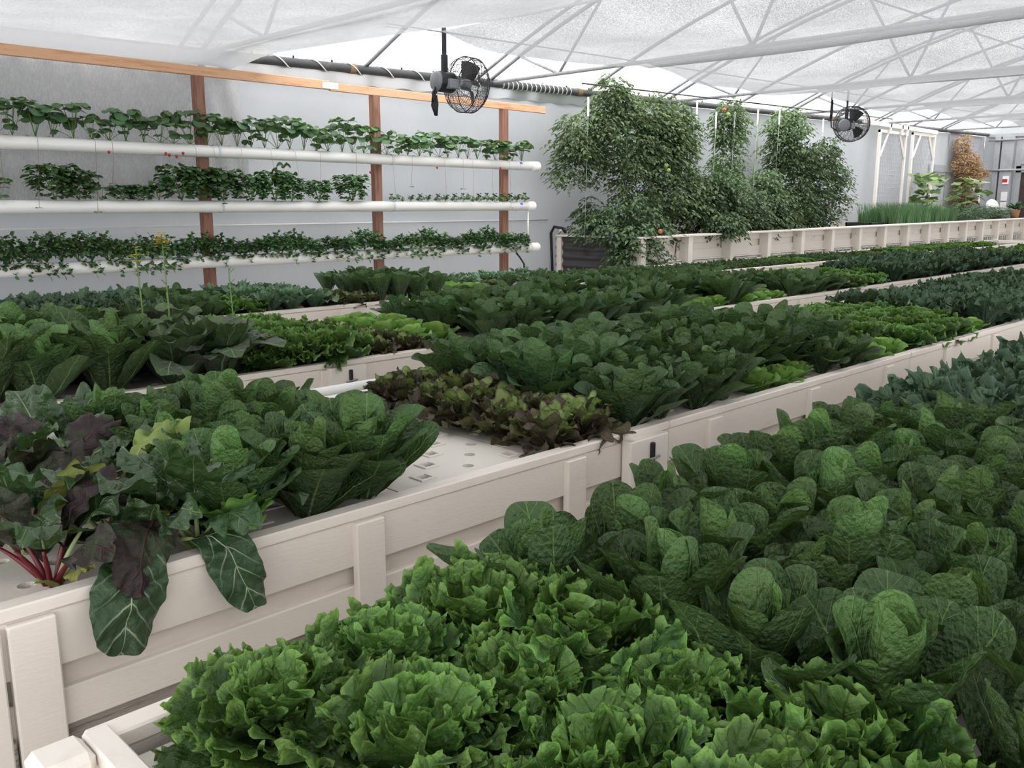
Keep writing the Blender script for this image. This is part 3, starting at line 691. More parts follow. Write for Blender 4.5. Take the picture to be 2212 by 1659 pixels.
# ------------------------------------------------------------------ planting
ROWS = {'A': [.27 + .23 * i for i in range(5)][::-1], 'B': [2.19 + .235 * i for i in range(5)], 'C': [4.30 + .235 * i for i in range(5)], 'D': [6.72 + .235 * i for i in range(5)]}
BN = {'A': 'front bed', 'B': 'second bed', 'C': 'third bed', 'D': 'fourth bed'}
RN = {'A': 'far rail', 'B': 'near rail', 'C': 'near rail', 'D': 'near rail'}
def patch(bd, sp, x0, x1, dx, noun, past, rows=(0, 1, 2, 3, 4), q=0, scale=1., jx=.03, tilt=.10, skip=()):
    """one patch of a kind: rows across the bed, heads along it, each head a thing of its own"""
    grp = '%s %s' % (noun.replace(' head', ' heads').replace(' plant', ' plants'), past)
    for r in rows:
        n = max(1, int(round((x1 - x0) / dx)))
        for k in range(n):
            if (r, k) in skip: continue
            x = x0 + (k + .5 + (.25 if r % 2 else -.1)) * (x1 - x0) / n + R.uniform(-jx, jx); y = ROWS[bd][r] + R.uniform(-jx, jx) * .8
            lab = '%s in %s, %s row from %s, %s %s' % (noun, BN[bd], ORD[r], RN[bd], ORD[k], past)
            plant(sp, x, y, .372, lab, grp[:70], q, scale * R.uniform(.9, 1.1), tilt=tilt)
# front bed
patch('A', 'frilly', .62, 1.24, .21, 'frilly green lettuce', 'from bed end', q=1, scale=1.12)
patch('A', 'romaine', 1.24, 3.10, .235, 'romaine head', 'past frilly lettuce', q=1, scale=1.15)
patch('A', 'kale', 3.18, 5.9, .28, 'curly kale plant', 'past romaine', q=1, scale=1.2, rows=(0, 1, 2, 3))
# second bed
patch('B', 'romaine_savoy', 1.02, 1.68, .25, 'romaine head', 'past the chard', q=1, scale=1.1, rows=(0, 1, 2, 3, 4), skip=())
patch('B', 'redoak', 2.31, 2.66, .19, 'red oakleaf lettuce', 'past bare raft', q=1, scale=1.22)
patch('B', 'romaine_open', 2.74, 3.72, .235, 'dark romaine head', 'past red oakleaf', q=1, scale=1.27, rows=(0, 1))
patch('B', 'romaine_open', 2.74, 3.72, .235, 'dark romaine head', 'past red oakleaf', q=1, scale=1.5, rows=(2, 3, 4))
patch('B', 'butter', 3.78, 4.4, .2, 'bright butterhead', 'past dark romaine', q=1, rows=(0,), scale=1.1)
patch('B', 'romaine_open', 3.76, 5.0, .24, 'dark romaine head', 'behind butterheads', q=1, rows=(1, 2, 3, 4), scale=1.42)
patch('B', 'romaine_open', 4.45, 5.0, .24, 'dark romaine head', 'past butterheads', q=1, rows=(0,))
patch('B', 'butter', 5.05, 5.5, .2, 'pale butterhead', 'past far romaine', rows=(0,))
patch('B', 'frilly', 5.1, 6.9, .25, 'curly green lettuce', 'past dark romaine', rows=(1, 2, 3, 4), scale=1.05)
patch('B', 'frilly', 5.55, 6.5, .25, 'curly green lettuce', 'past pale butterheads', rows=(0,), scale=1.05)
patch('B', 'butter', 6.55, 6.95, .2, 'pale butterhead', 'before blue kale', rows=(0,))
patch('B', 'kale', 7.0, 11.0, .31, 'bluish kale plant', 'past curly lettuce', scale=1.1)
patch('B', 'frilly', 11.1, 16.5, .36, 'curly green lettuce', 'past blue kale', scale=1.25, rows=(0, 1, 2, 3))
# third bed
patch('C', 'romaine_savoy', .92, 1.74, .27, 'big romaine head', 'from near end', q=1, scale=1.5, rows=(0, 1, 2, 3, 4))
patch('C', 'mustard', 1.80, 2.30, .26, 'purple mustard plant', 'past big romaine', q=1, scale=1.38)
patch('C', 'frilly', 2.36, 3.0, .22, 'frilly green lettuce', 'past purple mustard', q=1, scale=1.35)
patch('C', 'redoak', 3.06, 3.5, .18, 'red oakleaf lettuce', 'past frilly lettuce', q=1, scale=1.0)
patch('C', 'butter', 3.45, 3.85, .2, 'bright butterhead', 'past red oakleaf', rows=(1, 2, 3, 4), scale=1.42, q=1)
patch('C', 'romaine_open', 4.02, 5.0, .245, 'dark romaine head', 'past the raft gap', scale=1.36)
patch('C', 'butter', 5.05, 5.5, .2, 'bright butterhead', 'past first romaine', rows=(2, 3), scale=1.1)
patch('C', 'romaine_open', 5.05, 6.2, .25, 'dark romaine head', 'past the nearer romaine', rows=(0, 1, 4), scale=1.36)
patch('C', 'butter', 6.25, 6.95, .2, 'bright butterhead', 'past second romaine', rows=(0, 1), scale=1.05)
patch('C', 'romaine_open', 6.25, 7.2, .26, 'dark romaine head', 'behind butterheads', rows=(2, 3, 4), scale=1.36)
patch('C', 'romaine_open', 7.0, 7.25, .26, 'dark romaine head', 'between butterheads', rows=(0, 1), scale=1.36)
patch('C', 'butter', 7.3, 8.0, .2, 'pale butterhead', 'past the lone romaine', rows=(0, 1), scale=1.05)
patch('C', 'romaine_open', 7.3, 8.1, .27, 'dark romaine head', 'behind pale butterheads', rows=(2, 3, 4), scale=1.36)
patch('C', 'romaine_open', 8.1, 9.2, .27, 'dark romaine head', 'past pale butterheads', scale=1.12)
patch('C', 'frilly', 9.3, 10.4, .27, 'curly green lettuce', 'past dark romaine', scale=1.05)
patch('C', 'kale', 10.5, 15.0, .42, 'bluish kale plant', 'past curly lettuce', scale=1.35, rows=(0, 1, 2, 3))
patch('C', 'frilly', 15.2, 19., .45, 'curly green lettuce', 'past far kale', scale=1.5, rows=(0, 1, 2))
# fourth bed
patch('D', 'kale', 1.3, 3.0, .30, 'bluish kale plant', 'from near end', scale=1.1)
patch('D', 'romaine_open', 3.0, 3.4, .22, 'dark romaine head', 'past near kale', scale=1.1)
patch('D', 'frilly', 3.4, 3.75, .22, 'curly green lettuce', 'past near romaine')
patch('D', 'lacy', 3.75, 4.4, .25, 'lacy kale plant', 'past curly lettuce', scale=1.05)
patch('D', 'redoak', 4.4, 4.95, .18, 'red oakleaf lettuce', 'past lacy kale', scale=1.0, rows=(0, 1, 2))
patch('D', 'pacchoi', 4.95, 5.75, .22, 'upright pak choi plant', 'past red oakleaf', scale=1.15)
patch('D', 'butter', 5.8, 6.35, .2, 'bright butterhead', 'past pak choi', scale=1.15, rows=(0, 1, 2))
patch('D', 'lacy', 5.9, 8.0, .30, 'young lacy kale', 'behind pak choi', scale=.8, rows=(3, 4))
patch('D', 'redoak', 6.6, 7.0, .2, 'young red oakleaf', 'past butterheads', scale=.75, rows=(2,))
patch('D', 'romaine_open', 7.05, 9.3, .22, 'dark romaine head', 'past raft gap', rows=(0, 1, 2), scale=.75)
patch('D', 'butter', 8.1, 9.4, .24, 'bright butterhead', 'by the planter corner', rows=(3, 4), scale=.7)
patch('D', 'romaine_open', 9.4, 12.6, .2, 'dark romaine head', 'past planter corner', rows=(0, 1, 2, 3), scale=.5)
patch('D', 'frilly', 12.7, 13.6, .2, 'curly green lettuce', 'past dark romaine', rows=(0, 1, 2, 3), scale=.6)
patch('D', 'romaine_open', 13.7, 15.8, .21, 'dark romaine head', 'past curly lettuce', rows=(0, 1, 2, 3), scale=.54)
patch('D', 'redoak', 15.9, 16.5, .22, 'far red lettuce', 'past far romaine', rows=(0, 1, 2), scale=.8)
patch('D', 'frilly', 16.8, 22, .3, 'curly green lettuce', 'past far red lettuce', scale=.85, rows=(0, 1, 2))

# chard: every leaf a part with its stalk
def chard(x, y, leaves, label, z=.372):
    t = thing('swiss_chard', label, 'chard', (x, y, z))
    for (az, e0, e1, st, L, W, kind) in leaves:
        rng = random.Random(int(az * 100) + int(x * 997)); az, e0, e1 = D(az), D(e0), D(e1)
        s, ph, cx, cz = curve_tab(e0, (e0 * .75 + e1 * .25), 1.3)
        pts = [(x + math.cos(az) * (.012 + st * a), y + math.sin(az) * (.012 + st * a), z + st * b) for a, b in zip(cx[::6], cz[::6])]
        end = (math.cos(az) * (.012 + st * cx[-1]), math.sin(az) * (.012 + st * cx[-1]), st * cz[-1])
        mb = MB(); leaf(mb, rng, L, W, P_CHARD, e0 * .75 + e1 * .25, e1, az, cup=rng.uniform(-.6, .3), bp=1.2, nr=10, nt=72, ruf=((4, .06), (9, .045), (17, .022)), blister=.016, tw=rng.uniform(-.8, .8), age=rng.random(), r0=-.01, base=(end[0] + x, end[1] + y, end[2] + z), roll=rng.uniform(-.35, .35), envs=.05)
        red = kind != 'chard_green' or rng.random() < .3
        lf = mb.build('leaf', LM[kind], t, True, {'chard_purple': 'dark purple chard leaf', 'chard_yellow': 'yellowing chard leaf'}.get(kind))
        MB().tube(pts, [.0075, .007, .007, .006, .005, .004][:len(pts)], 7).build('stalk', M['stalk_red' if red else 'stalk_pale'], lf, True, 'red stalk' if red else None)
    return t
G, Pp, Yl = 'chard_green', 'chard_purple', 'chard_yellow'
def rl(n, st, L, W, kinds, seed, e=(75, 20)):
    g = random.Random(seed)
    return [(i * 137.5 + g.uniform(-20, 20), e[0] - 25 * (1 - i / n) + g.uniform(-8, 8), e[1] - 50 * (1 - i / n) + g.uniform(-20, 20), st * g.uniform(.8, 1.15), L * g.uniform(.85, 1.15), W * g.uniform(.85, 1.1), g.choice(kinds)) for i in range(n)]
chard(.64, 2.20, rl(9, .13, .19, .13, [Pp, Pp, G], 1) + [(-60, 40, 5, .05, .08, .07, Yl), (-110, 35, 0, .05, .07, .06, Yl)], 'red-stalked chard at the near corner of the second bed')
chard(.87, 2.17, rl(9, .13, .20, .13, [Pp, G, Pp], 2), 'red-stalked chard by the rail, between corner chard and green-leaved chard')
c3 = chard(.99, 2.16, rl(8, .14, .20, .13, [G, G], 3), 'green chard with bright red stalks beside the first romaine')
chard(.66, 2.46, rl(8, .14, .22, .15, [G, G, Pp, Yl], 4), 'green chard behind the corner chard in the second bed')
chard(.87, 2.46, rl(9, .15, .23, .15, [Pp, G, G, Yl], 5), 'tall mixed chard in the middle of the chard clump')
chard(.62, 2.75, rl(8, .14, .21, .14, [G, Pp, G], 6), 'chard at the back of the clump near the bed end')
chard(.85, 2.78, rl(9, .14, .23, .16, [G, G, Pp], 7), 'broad-leaved chard at the back of the clump beside the romaine')
chard(.66, 3.05, rl(7, .12, .20, .15, [Pp, G], 8), 'dark chard against the thin pipe at the near bed end')
chard(.92, 3.06, rl(8, .13, .25, .18, [G, G, Pp], 9), 'large-leaved chard against the thin pipe beside the romaine')
# the two leaves hanging over the rail, drawn as parts of the green chard and its neighbour
def hang(pts, W, kind, side, seed, par, lab, holes=False, stalk=None):
    rng = random.Random(seed); mb = MB()
    L = sum((Vector(pts[i + 1]) - Vector(pts[i])).length for i in range(len(pts) - 1))
    leaf(mb, rng, L, W, P_CHARD, 0, 0, cup=-.35, nr=9, nt=80, ruf=((5, .03), (9, .022), (19, .012)), blister=.008, age=rng.random() * .5 + .4, path=(pts, side), envs=.05)
    o = mb.build('hanging_leaf', LM[kind], par, True, lab)
    if stalk: MB().tube(stalk, [.007, .006, .004], 7).build('stalk', M['stalk_pale'], o, True)
hang([(.80, 2.06, .45), (.775, 2.02, .455), (.755, 1.985, .43), (.735, 1.965, .38), (.715, 1.955, .32), (.70, 1.95, .255)], .175, 'chard_hanging', (1, .12, .12), 4, c3, 'broad dark green leaf hanging over the rail', stalk=[(.98, 2.15, .41), (.90, 2.12, .50), (.80, 2.06, .45)])
hang([(.88, 2.12, .50), (.84, 2.07, .515), (.80, 2.02, .50), (.765, 1.98, .44), (.75, 1.96, .38)], .15, 'chard_purple', (1, .3, 0), 5, c3, 'crumpled brown purple leaf lying on the rail', stalk=[(.98, 2.16, .40), (.94, 2.15, .48), (.88, 2.12, .50)])
hang([(.94, 2.08, .44), (.965, 2.02, .455), (.985, 1.985, .43), (1.0, 1.965, .37), (1.02, 1.955, .31), (1.035, 1.95, .26)], .13, 'chard_hanging', (1, -.1, .35), 6, c3, 'dark leaf with pale veins hanging over the rail', stalk=[(.97, 2.15, .40), (.93, 2.12, .43), (.94, 2.08, .44)])
plant('butter', 1.06, 2.085, .44, 'small lime green lettuce tucked between red chard and first romaine', None, 1, .95)
# bolting mustard with yellow flowers
for i, (x, y, h, nf, lab) in enumerate(((2.08, 4.7, .74, 22, 'tallest yellow-flowered stem rising from the purple mustard'), (2.02, 4.9, .66, 9, 'shorter yellow-flowered stem left of the tallest one'), (2.45, 4.7, .56, 0, 'thin green flowering stem without petals beside the frilly lettuce'))):
    t = thing('bolting_stem', lab, 'flower stem', (x, y, .372))
    MB().tube([(x, y, .38), (x + .006, y, .38 + h * .5), (x, y + .01, .38 + h)], [.006, .005, .003], 6).build('stem', M['stem_green'], t, True)
    g = random.Random(i)
    for k in range(nf):
        a = g.uniform(0, 6.28); r = g.uniform(.005, .04); zz = .38 + h - .075 + g.uniform(0, .085); mb = MB()
        for p in range(4): leaf(mb, g, .021, .019, P_ROUND, D(20), D(-10), p * PI / 2 + a, nr=2, nt=8, base=(x + r * math.cos(a), y + .01 + r * math.sin(a), zz), r0=.001)
        mb.build('flower', M['yellow'], t, True)
    for k in range(10):
        mb = MB(); a = g.uniform(0, 6.28); zz = .38 + h * g.uniform(.45, .95); mb.tube([(x, y, zz), (x + .03 * math.cos(a), y + .03 * math.sin(a), zz + .025)], .0018, 4)
        mb.build('seed_pod', M['stem_green'], t, True)

# ------------------------------------------------------------------ pipe rack
YK = 9.2
t = thing('pipe_rack', 'orange timber beam on reddish posts carrying the three white grow pipes', 'rack', (5, YK, 0))
MB().box(-1.5, 6.19, YK - .02, YK + .02, 2.60, 2.70, .006).build('top_beam', M['timber'], t)
MB().box(6.19, 9.87, YK - .02, YK + .02, 2.59, 2.685, .006).build('top_beam', M['timber'], t)
MB().box(6.08, 6.3, YK - .026, YK - .018, 2.61, 2.68, .001).build('mending_plate', M['plate'], t)
for px in (-.1, 2.28, 4.58, 6.85, 9.06):
    MB().box(px - .055, px + .055, YK - .018, YK + .07, 0, 2.605, .005).build('post', M['redwood'], t)
PY = YK - .105
PZ = [lambda x: 1.835, lambda x: 1.26 + .002 * (x - 2), lambda x: .685]
PE = [9.62, 9.53, 9.62]
PL = ['top white grow pipe, planted with strawberries', 'middle white grow pipe, planted with basil and seedlings', 'bottom white grow pipe, planted with trailing parsley']
for i in range(3):
    t = thing('grow_pipe', PL[i], 'grow pipe', (5, PY, PZ[i](5)))
    MB().tube([(-1.5, PY, PZ[i](-1.5)), (PE[i] - .02, PY, PZ[i](PE[i]))], .063, 24).build('pipe', M['pvc'], t, True)
    MB().lathe([(-.16, .0665), (-.02, .0675), (.0, .066), (.012, .055), (.016, .03)], (1, 0, 0), (PE[i], PY, PZ[i](PE[i])), 24).build('end_cap', M['pvc'], t, True)
    for px in (2.33, 4.63, 6.92, 9.12):
        MB().lathe([(-.012, .0665), (.012, .0665)], (1, 0, 0), (px + .06, PY, PZ[i](px)), 24).build('strap', M['pvc_blue'], t, True)
        MB().tube([(px, PY + .05, PZ[i](px)), (px, YK, PZ[i](px))], .012, 8).build('bracket', M['galv'], t, True)
    if i < 2:
        bx = PE[i] - (.42 if i == 0 else .32)
        mb = MB(); mb.grid(lambda u, v: (bx + .05 * u, PY - .0642 * math.cos(.55 + .5 * v - .25), PZ[i](bx) + .0642 * math.sin(.55 + .5 * v - .25)), 2, 4); mb.build('blue_tape', M['bluetape'], t, label='small blue tape mark')
    mb = MB()
    n_h = 60
    for k in range(n_h): mb.lathe([(0, .02), (.004, .02)], (0, 0, 1), (-1.3 + k * .18, PY, PZ[i](0) + .0605), 10)
    mb.build('planting_hole', M['water'], t, True)['kind'] = 'stuff'
tag(MB().tube([(9.42, PY, 1.20), (9.42, PY, .74)], .013, 10).build('drain_pipe', M['pvc'], smooth=True), 'thin white upright pipe joining the middle and bottom grow pipes', 'pipe')
tag(MB().tube([(9.15, PY - .03, .62), (9.2, PY - .05, .56), (9.28, PY - .06, .46), (9.3, PY - .06, .02)], .013, 8).build('drain_hose', M['black'], smooth=True), 'short black hose under the far end of the bottom pipe', 'hose')

def disc_leaf(mb, rng, c, az, L, W, e0, e1, mi=0, age=1., nt=12, nr=2, cup=.3, prof=P_ROUND, lobes=()):
    leaf(mb, rng, L, W, prof, e0, e1, az, cup=cup, nr=nr, nt=nt, base=c, r0=0, age=age, lobes=lobes, mi=mi, roll=rng.uniform(-.4, .4))
def strawberry_v(seed):
    rng = random.Random(seed); fo, st = MB(), MB()
    for i in range(rng.randint(6, 8)):
        az = i * GA + rng.uniform(-.3, .3); h = rng.uniform(.05, .25); out = rng.uniform(.03, .11)
        p = (math.cos(az) * out, math.sin(az) * out, h)
        st.tube([(0, 0, 0), (p[0] * .55, p[1] * .55, h * .6), p], .0022, 4)
        sz = rng.uniform(.065, .10) * (1.1 if h > .12 else .7); e = D(rng.uniform(-25, 25)); ag = rng.uniform(.3, 1)
        for k in (-1.35, 0, 1.35): disc_leaf(fo, rng, p, az + k + rng.uniform(-.15, .15), sz, sz * .95, e + D(rng.uniform(-15, 15)), e - D(60), age=ag, lobes=((12, .03),))
    return fo.mesh('foliage', LM['straw'], True), st.mesh('stem', M['stem_green'], True)
SV = [strawberry_v(200 + i) for i in range(7)]
def part_of(o, nm, me): c = bpy.data.objects.new(nm, me); COL.objects.link(c); c.parent = o; return c
def berry(o, c):
    mb = MB(); mb.lathe([(0, .003), (.004, .009), (.010, .011), (.019, .008), (.026, .002)], (0, 0, -1), c, 10)
    b = mb.build('strawberry', M['berry'], None, True); b.parent = o; b['label'] = 'ripe red strawberry'
BER = {9: [(-.04, -.075, -.08)], 12: [(0, -.08, -.07), (.025, -.08, -.08)], 13: [(.03, -.08, -.06), (-.02, -.075, -.085)], 27: [(.0, -.09, -.16)], 33: [(.02, -.075, -.1)], 40: [(0, -.08, -.09), (.02, -.08, -.11)]}
n = 0
for k in range(44):
    x = 2.05 + k * .168 + R.uniform(-.02, .02)
    o = thing('strawberry_plant', 'strawberry plant on the top pipe, %s along from the picture edge' % ORD[k] if k else 'strawberry plant on the top pipe at the cut-off near end', 'strawberry plant', (x, PY, 1.893), 'strawberries on the top pipe')
    f, s = SV[R.randrange(7)]
    part_of(o, 'foliage', f); part_of(o, 'stem', s); o.rotation_euler = (0, 0, R.uniform(0, 6.28)); o.scale = (1.35, 1.35, R.uniform(1.1, 1.5) if k < 31 else R.uniform(1., 1.25))
    for c in BER.get(k, ()):
        o.rotation_euler = (0, 0, 0); berry(o, c)
    if k in (3, 5, 8, 9, 14, 15, 17, 19, 21, 23, 26, 29, 31, 34, 36, 37, 39, 41):
        o.rotation_euler = (0, 0, 0)
        l = R.uniform(.25, .55); dx = R.uniform(-.05, .08); mb = MB()
        mb.tube([(0, -.02, .01), (dx * .2, -.072, -.02), (dx * .4, -.08, -.15), (dx, -.085, -.06 - l)], .0012, 4)
        rr = mb.build('runner', M['stem_brown'], None, True); rr.parent = o
        g = random.Random(k); fo = MB()
        for a in (0, 2, 4): disc_leaf(fo, g, (dx, -.085, -.06 - l), a, .03, .028, D(15), D(-30), nt=10)
        q = fo.build('runner_leaf', LM['straw'], None, True); q.parent = o
def basil_v(seed, w=.16, h=.27, n=230):
    rng = random.Random(seed); fo, st = MB(), MB()
    for i in range(n):
        az = rng.uniform(0, 6.28); f = rng.random() ** .5; zz = h * (1 - (1 - rng.random()) * .95 * (.3 + .7 * f)); r = w * f * math.sin(min(1, zz / h + .15) * PI * .62)
        p = (r * math.cos(az) * 1.15, r * math.sin(az) * .8, zz)
        disc_leaf(fo, rng, p, az + rng.uniform(-.6, .6), rng.uniform(.055, .085), .055, D(rng.uniform(-10, 40)), D(rng.uniform(-70, -20)), age=rng.uniform(.2, 1), prof=P_OVAL)
    for i in range(7):
        a = i * 2.4; st.tube([(0, 0, 0), (w * .5 * math.cos(a), w * .4 * math.sin(a), h * .75)], .003, 5)
    return fo.mesh('foliage', LM['basil'], True), st.mesh('stem', M['stem_green'], True)
BV = [basil_v(300 + i) for i in range(4)]
basil = [(3.03, 1.15, 'wide basil clump on the middle pipe nearest the near end'), (3.24, 1.0, 'basil clump touching the nearest wide basil clump'), (3.66, .75, 'small basil plant left of another small one on the middle pipe'), (3.83, .78, 'small basil plant right of its small twin, before the big clumps'),
         (4.26, 1.25, 'large basil clump just left of the second red post'), (4.50, 1.2, 'large basil clump in front of the second red post'), (4.72, 1.15, 'large basil clump just right of the second red post'), (5.05, 1.0, 'basil clump one gap right of the second red post'), (5.35, 1.15, 'lighter basil clump in the middle of its stretch of pipe'), (5.56, .9, 'basil clump squeezed against the lighter middle clump'),
         (5.92, .85, 'compact round basil with a gap on both sides'), (6.38, 1.1, 'rounded basil clump just left of the third post')]
for x, s, lab in basil:
    o = thing('basil_plant', lab, 'basil', (x, PY, 1.318), 'basil along the middle pipe')
    f, st = BV[R.randrange(4)]; part_of(o, 'foliage', f); part_of(o, 'stem', st); o.scale = (s, s, s * (1.05 if s > .8 else .75))
def cress_v(seed, h=.12, w=.1, n=80, ll=.030, trail=True):
    rng = random.Random(seed); fo, st = MB(), MB()
    for i in range(n):
        az = rng.uniform(0, 6.28); r = w * rng.random() ** .5; zz = h * (.25 + .75 * rng.random()) * (1 - .35 * (r / w))
        if trail and rng.random() < .10: az = -PI / 2 + rng.uniform(-.7, .7); r = rng.uniform(.07, .09); zz = -rng.uniform(0, .09) * rng.random()
        p = (r * math.cos(az) * 1.1, r * math.sin(az) * .85, zz)
        for k in (-1.1, 0, 1.1): disc_leaf(fo, rng, p, az + k, ll * rng.uniform(.8, 1.4), ll * 1.05, D(rng.uniform(-60, 70)), D(rng.uniform(-80, 40)), age=rng.uniform(.1, 1), nt=8, nr=1, lobes=((3, .12),))
        if i % 3 == 0: st.tube([(0, 0, 0), (p[0] * .5, p[1] * .5, zz * .6 + .01), p], .0013, 3)
    return fo.mesh('foliage', LM['cress'], True), st.mesh('stem', M['stem_green'], True)
CV = [cress_v(400 + i, h=(.19, .16, .14, .17, .12)[i]) for i in range(5)]
SVs = [cress_v(450 + i, h=.09, w=.035, n=12, ll=.02, trail=False) for i in range(4)]
for k in range(50):
    x = 2.15 + k * .146 + R.uniform(-.02, .02)
    o = thing('parsley_plant', 'bushy parsley on the bottom pipe, %s along from the picture edge' % ORD[k] if k else 'bushy parsley on the bottom pipe at its cut-off near end', 'parsley', (x, PY, .742), 'parsley along the bottom pipe')
    v = CV[R.randrange(5)]; part_of(o, 'foliage', v[0]); part_of(o, 'stem', v[1])
    sc = (1.75 if k < 14 else 1.35 + .3 * math.sin(k * .9)); o.scale = (1.2, 1.1, sc); o.rotation_euler = (0, 0, R.uniform(-.35, .35))
for k in range(17):
    x = 6.98 + k * .148 + R.uniform(-.01, .01)
    o = thing('herb_seedling', 'tiny seedling on the middle pipe, %s to the right of the third post' % ORD[k], 'seedling', (x, PY, 1.322), 'seedlings on the middle pipe')
    v = SVs[R.randrange(4)]; part_of(o, 'foliage', v[0]); part_of(o, 'stem', v[1]); o.scale = (1.3 + .03 * k,) * 3
for k, (x, lab) in enumerate(((2.55, 'lone strawberry runner plant left of the basil on the middle pipe'), (3.45, 'strawberry runner plant between the first two basil groups'), (4.02, 'small strawberry runner hanging before the large basil clumps'), (5.47, 'strawberry leaves rising above the lighter basil clump'))):
    o = thing('strawberry_plant', lab, 'strawberry plant', (x, PY, 1.32), None)
    f, s = SV[k]; part_of(o, 'foliage', f); part_of(o, 'stem', s); o.scale = (.9, .9, .8 if k < 3 else 1.9)

# ------------------------------------------------------------------ raised planter
PYF, PX0, PX1, PT = 8.15, 10.88, 30.0, .825
t = thing('raised_planter', 'long raised white planter with ribbed front along the far wall', 'planter', (PX0, PYF, 0))
TOP, BRD, LOW = MB(), MB(), MB()
TOP.box(PX0 - .02, PX1, PYF - .03, PYF + .26, PT - .03, PT); TOP.box(PX0 - .02, PX0 + .1, PYF + .2, 9.86, PT - .03, PT)
TOP.build('top_lip', M['paint2'], t)
BRD.box(PX0, PX1, PYF + .17, PYF + .21, .68, PT - .03); BRD.build('upper_board', M['paint2'], t)
MB().box(PX0, PX1, PYF + .2, PYF + .24, .55, .69).build('recessed_board', M['paint2'], t)
LOW.box(PX0, PX1, PYF + .17, PYF + .21, .43, .575); LOW.build('lower_board', M['paint2'], t)
MB().box(PX0, PX1, PYF + .12, PYF + .26, .405, .43).build('bearer', M['paint2'], t)
k = 0; x = PX0 + .06
while x < PX1:
    MB().box(x - .06, x + .06, PYF, PYF + .18, .20, PT - .03).build('post', M['paint2'], t)
    x += 1.24
mb = MB(); mb.grid(lambda u, v: (PX0 + .045 + .018 * math.sin(v * 2 * PI * 5), PYF + .2 + 1.55 * u, .10 + .69 * v), 2, 60); mb.build('corrugated_end', M['corr'], t, True)
MB().box(PX0, PX0 + .09, 9.76, 9.86, .0, PT - .03).build('end_post', M['paint2'], t)
MB().box(PX0 + .085, PX1, PYF + .24, 9.8, .40, PT - .06).build('gravel_bed', M['pebble'], t)
for (xa, xb) in ((PX0, PX1),): MB().box(xa, xb, PYF + .02, PYF + .24, .0, .2, .004).build('plinth', M['concrete'], t)
# concrete blocks under it, cells facing out
def block_mesh():
    mb = MB(); w, h, d = .4, .2, .2; e = .028
    for a in (0, w / 2 - e / 2, w - e): mb.box(a, a + e, 0, d, 0, h, .002)
    mb.box(0, w, 0, d, 0, e, .002); mb.box(0, w, 0, d, h - e, h, .002); mb.box(0, w, d - .02, d, 0, h, .002)
    return mb.mesh('concrete_block', M['concrete'], False)
BK = block_mesh(); x = PX0 + .13; i = 0
while x < 29.6:
    for j in range(2 if i else 3):
        if x + .4 > PX1: break
        o = bpy.data.objects.new('concrete_block', BK); COL.objects.link(o); o.location = (x, PYF + .05, .2)
        tag(o, 'hollow concrete block under the planter, %s bay from its corner, %s in the bay' % (ORD[i], ORD[j]), 'concrete block', 'blocks carrying the raised planter'); o.scale = (.88 if i else .9, 1, 1)
        x += .362
    i += 1; x = PX0 + .06 + 1.24 * i + (.16 if i else 0) - .0
    x = PX0 + .06 + 1.24 * i + .2
# small fittings on the planter
t.rotation_euler = (0, -.0065, 0)
for o_ in COL.objects:
    if o_.name.startswith('concrete_block'): o_.location.z += .0065 * (o_.location.x - PX0)
TILT = lambda x: .0065 * (x - PX0)
t2 = thing('rusty_hook', 'rusty wire hook hanging on the planter face near its corner', 'hook', (11.98, PYF + .15, .7))
MB().tube([(11.92, PYF + .16, .77), (11.95, PYF + .12, .78), (11.97, PYF + .11, .74), (11.94, PYF + .12, .66), (11.93, PYF + .12, .55)], .012, 6).build('hook', M['stem_brown'], t2, True)
MB().tube([(11.93, PYF + .12, .58), (11.88, PYF + .12, .45), (11.95, PYF + .12, .44), (11.94, PYF + .12, .57)], .005, 5).build('wire_loop', M['wire'], t2, True)
t2 = thing('pump_hose', 'black hose bent over the far corner of the planter end', 'hose', (10.86, 9.86, .9))
MB().tube([(10.92, 9.70, .86), (10.86, 9.72, .93), (10.80, 9.84, .95), (10.79, 9.90, .85), (10.82, 9.90, .4), (10.84, 9.9, .02)], .024, 10).build('hose', M['black'], t2, True)
MB().lathe([(-.06, .04), (.06, .045), (.075, .03)], (1, 0, 0), (10.9, 9.76, .9), 14).build('valve', M['pvc'], t2, True)
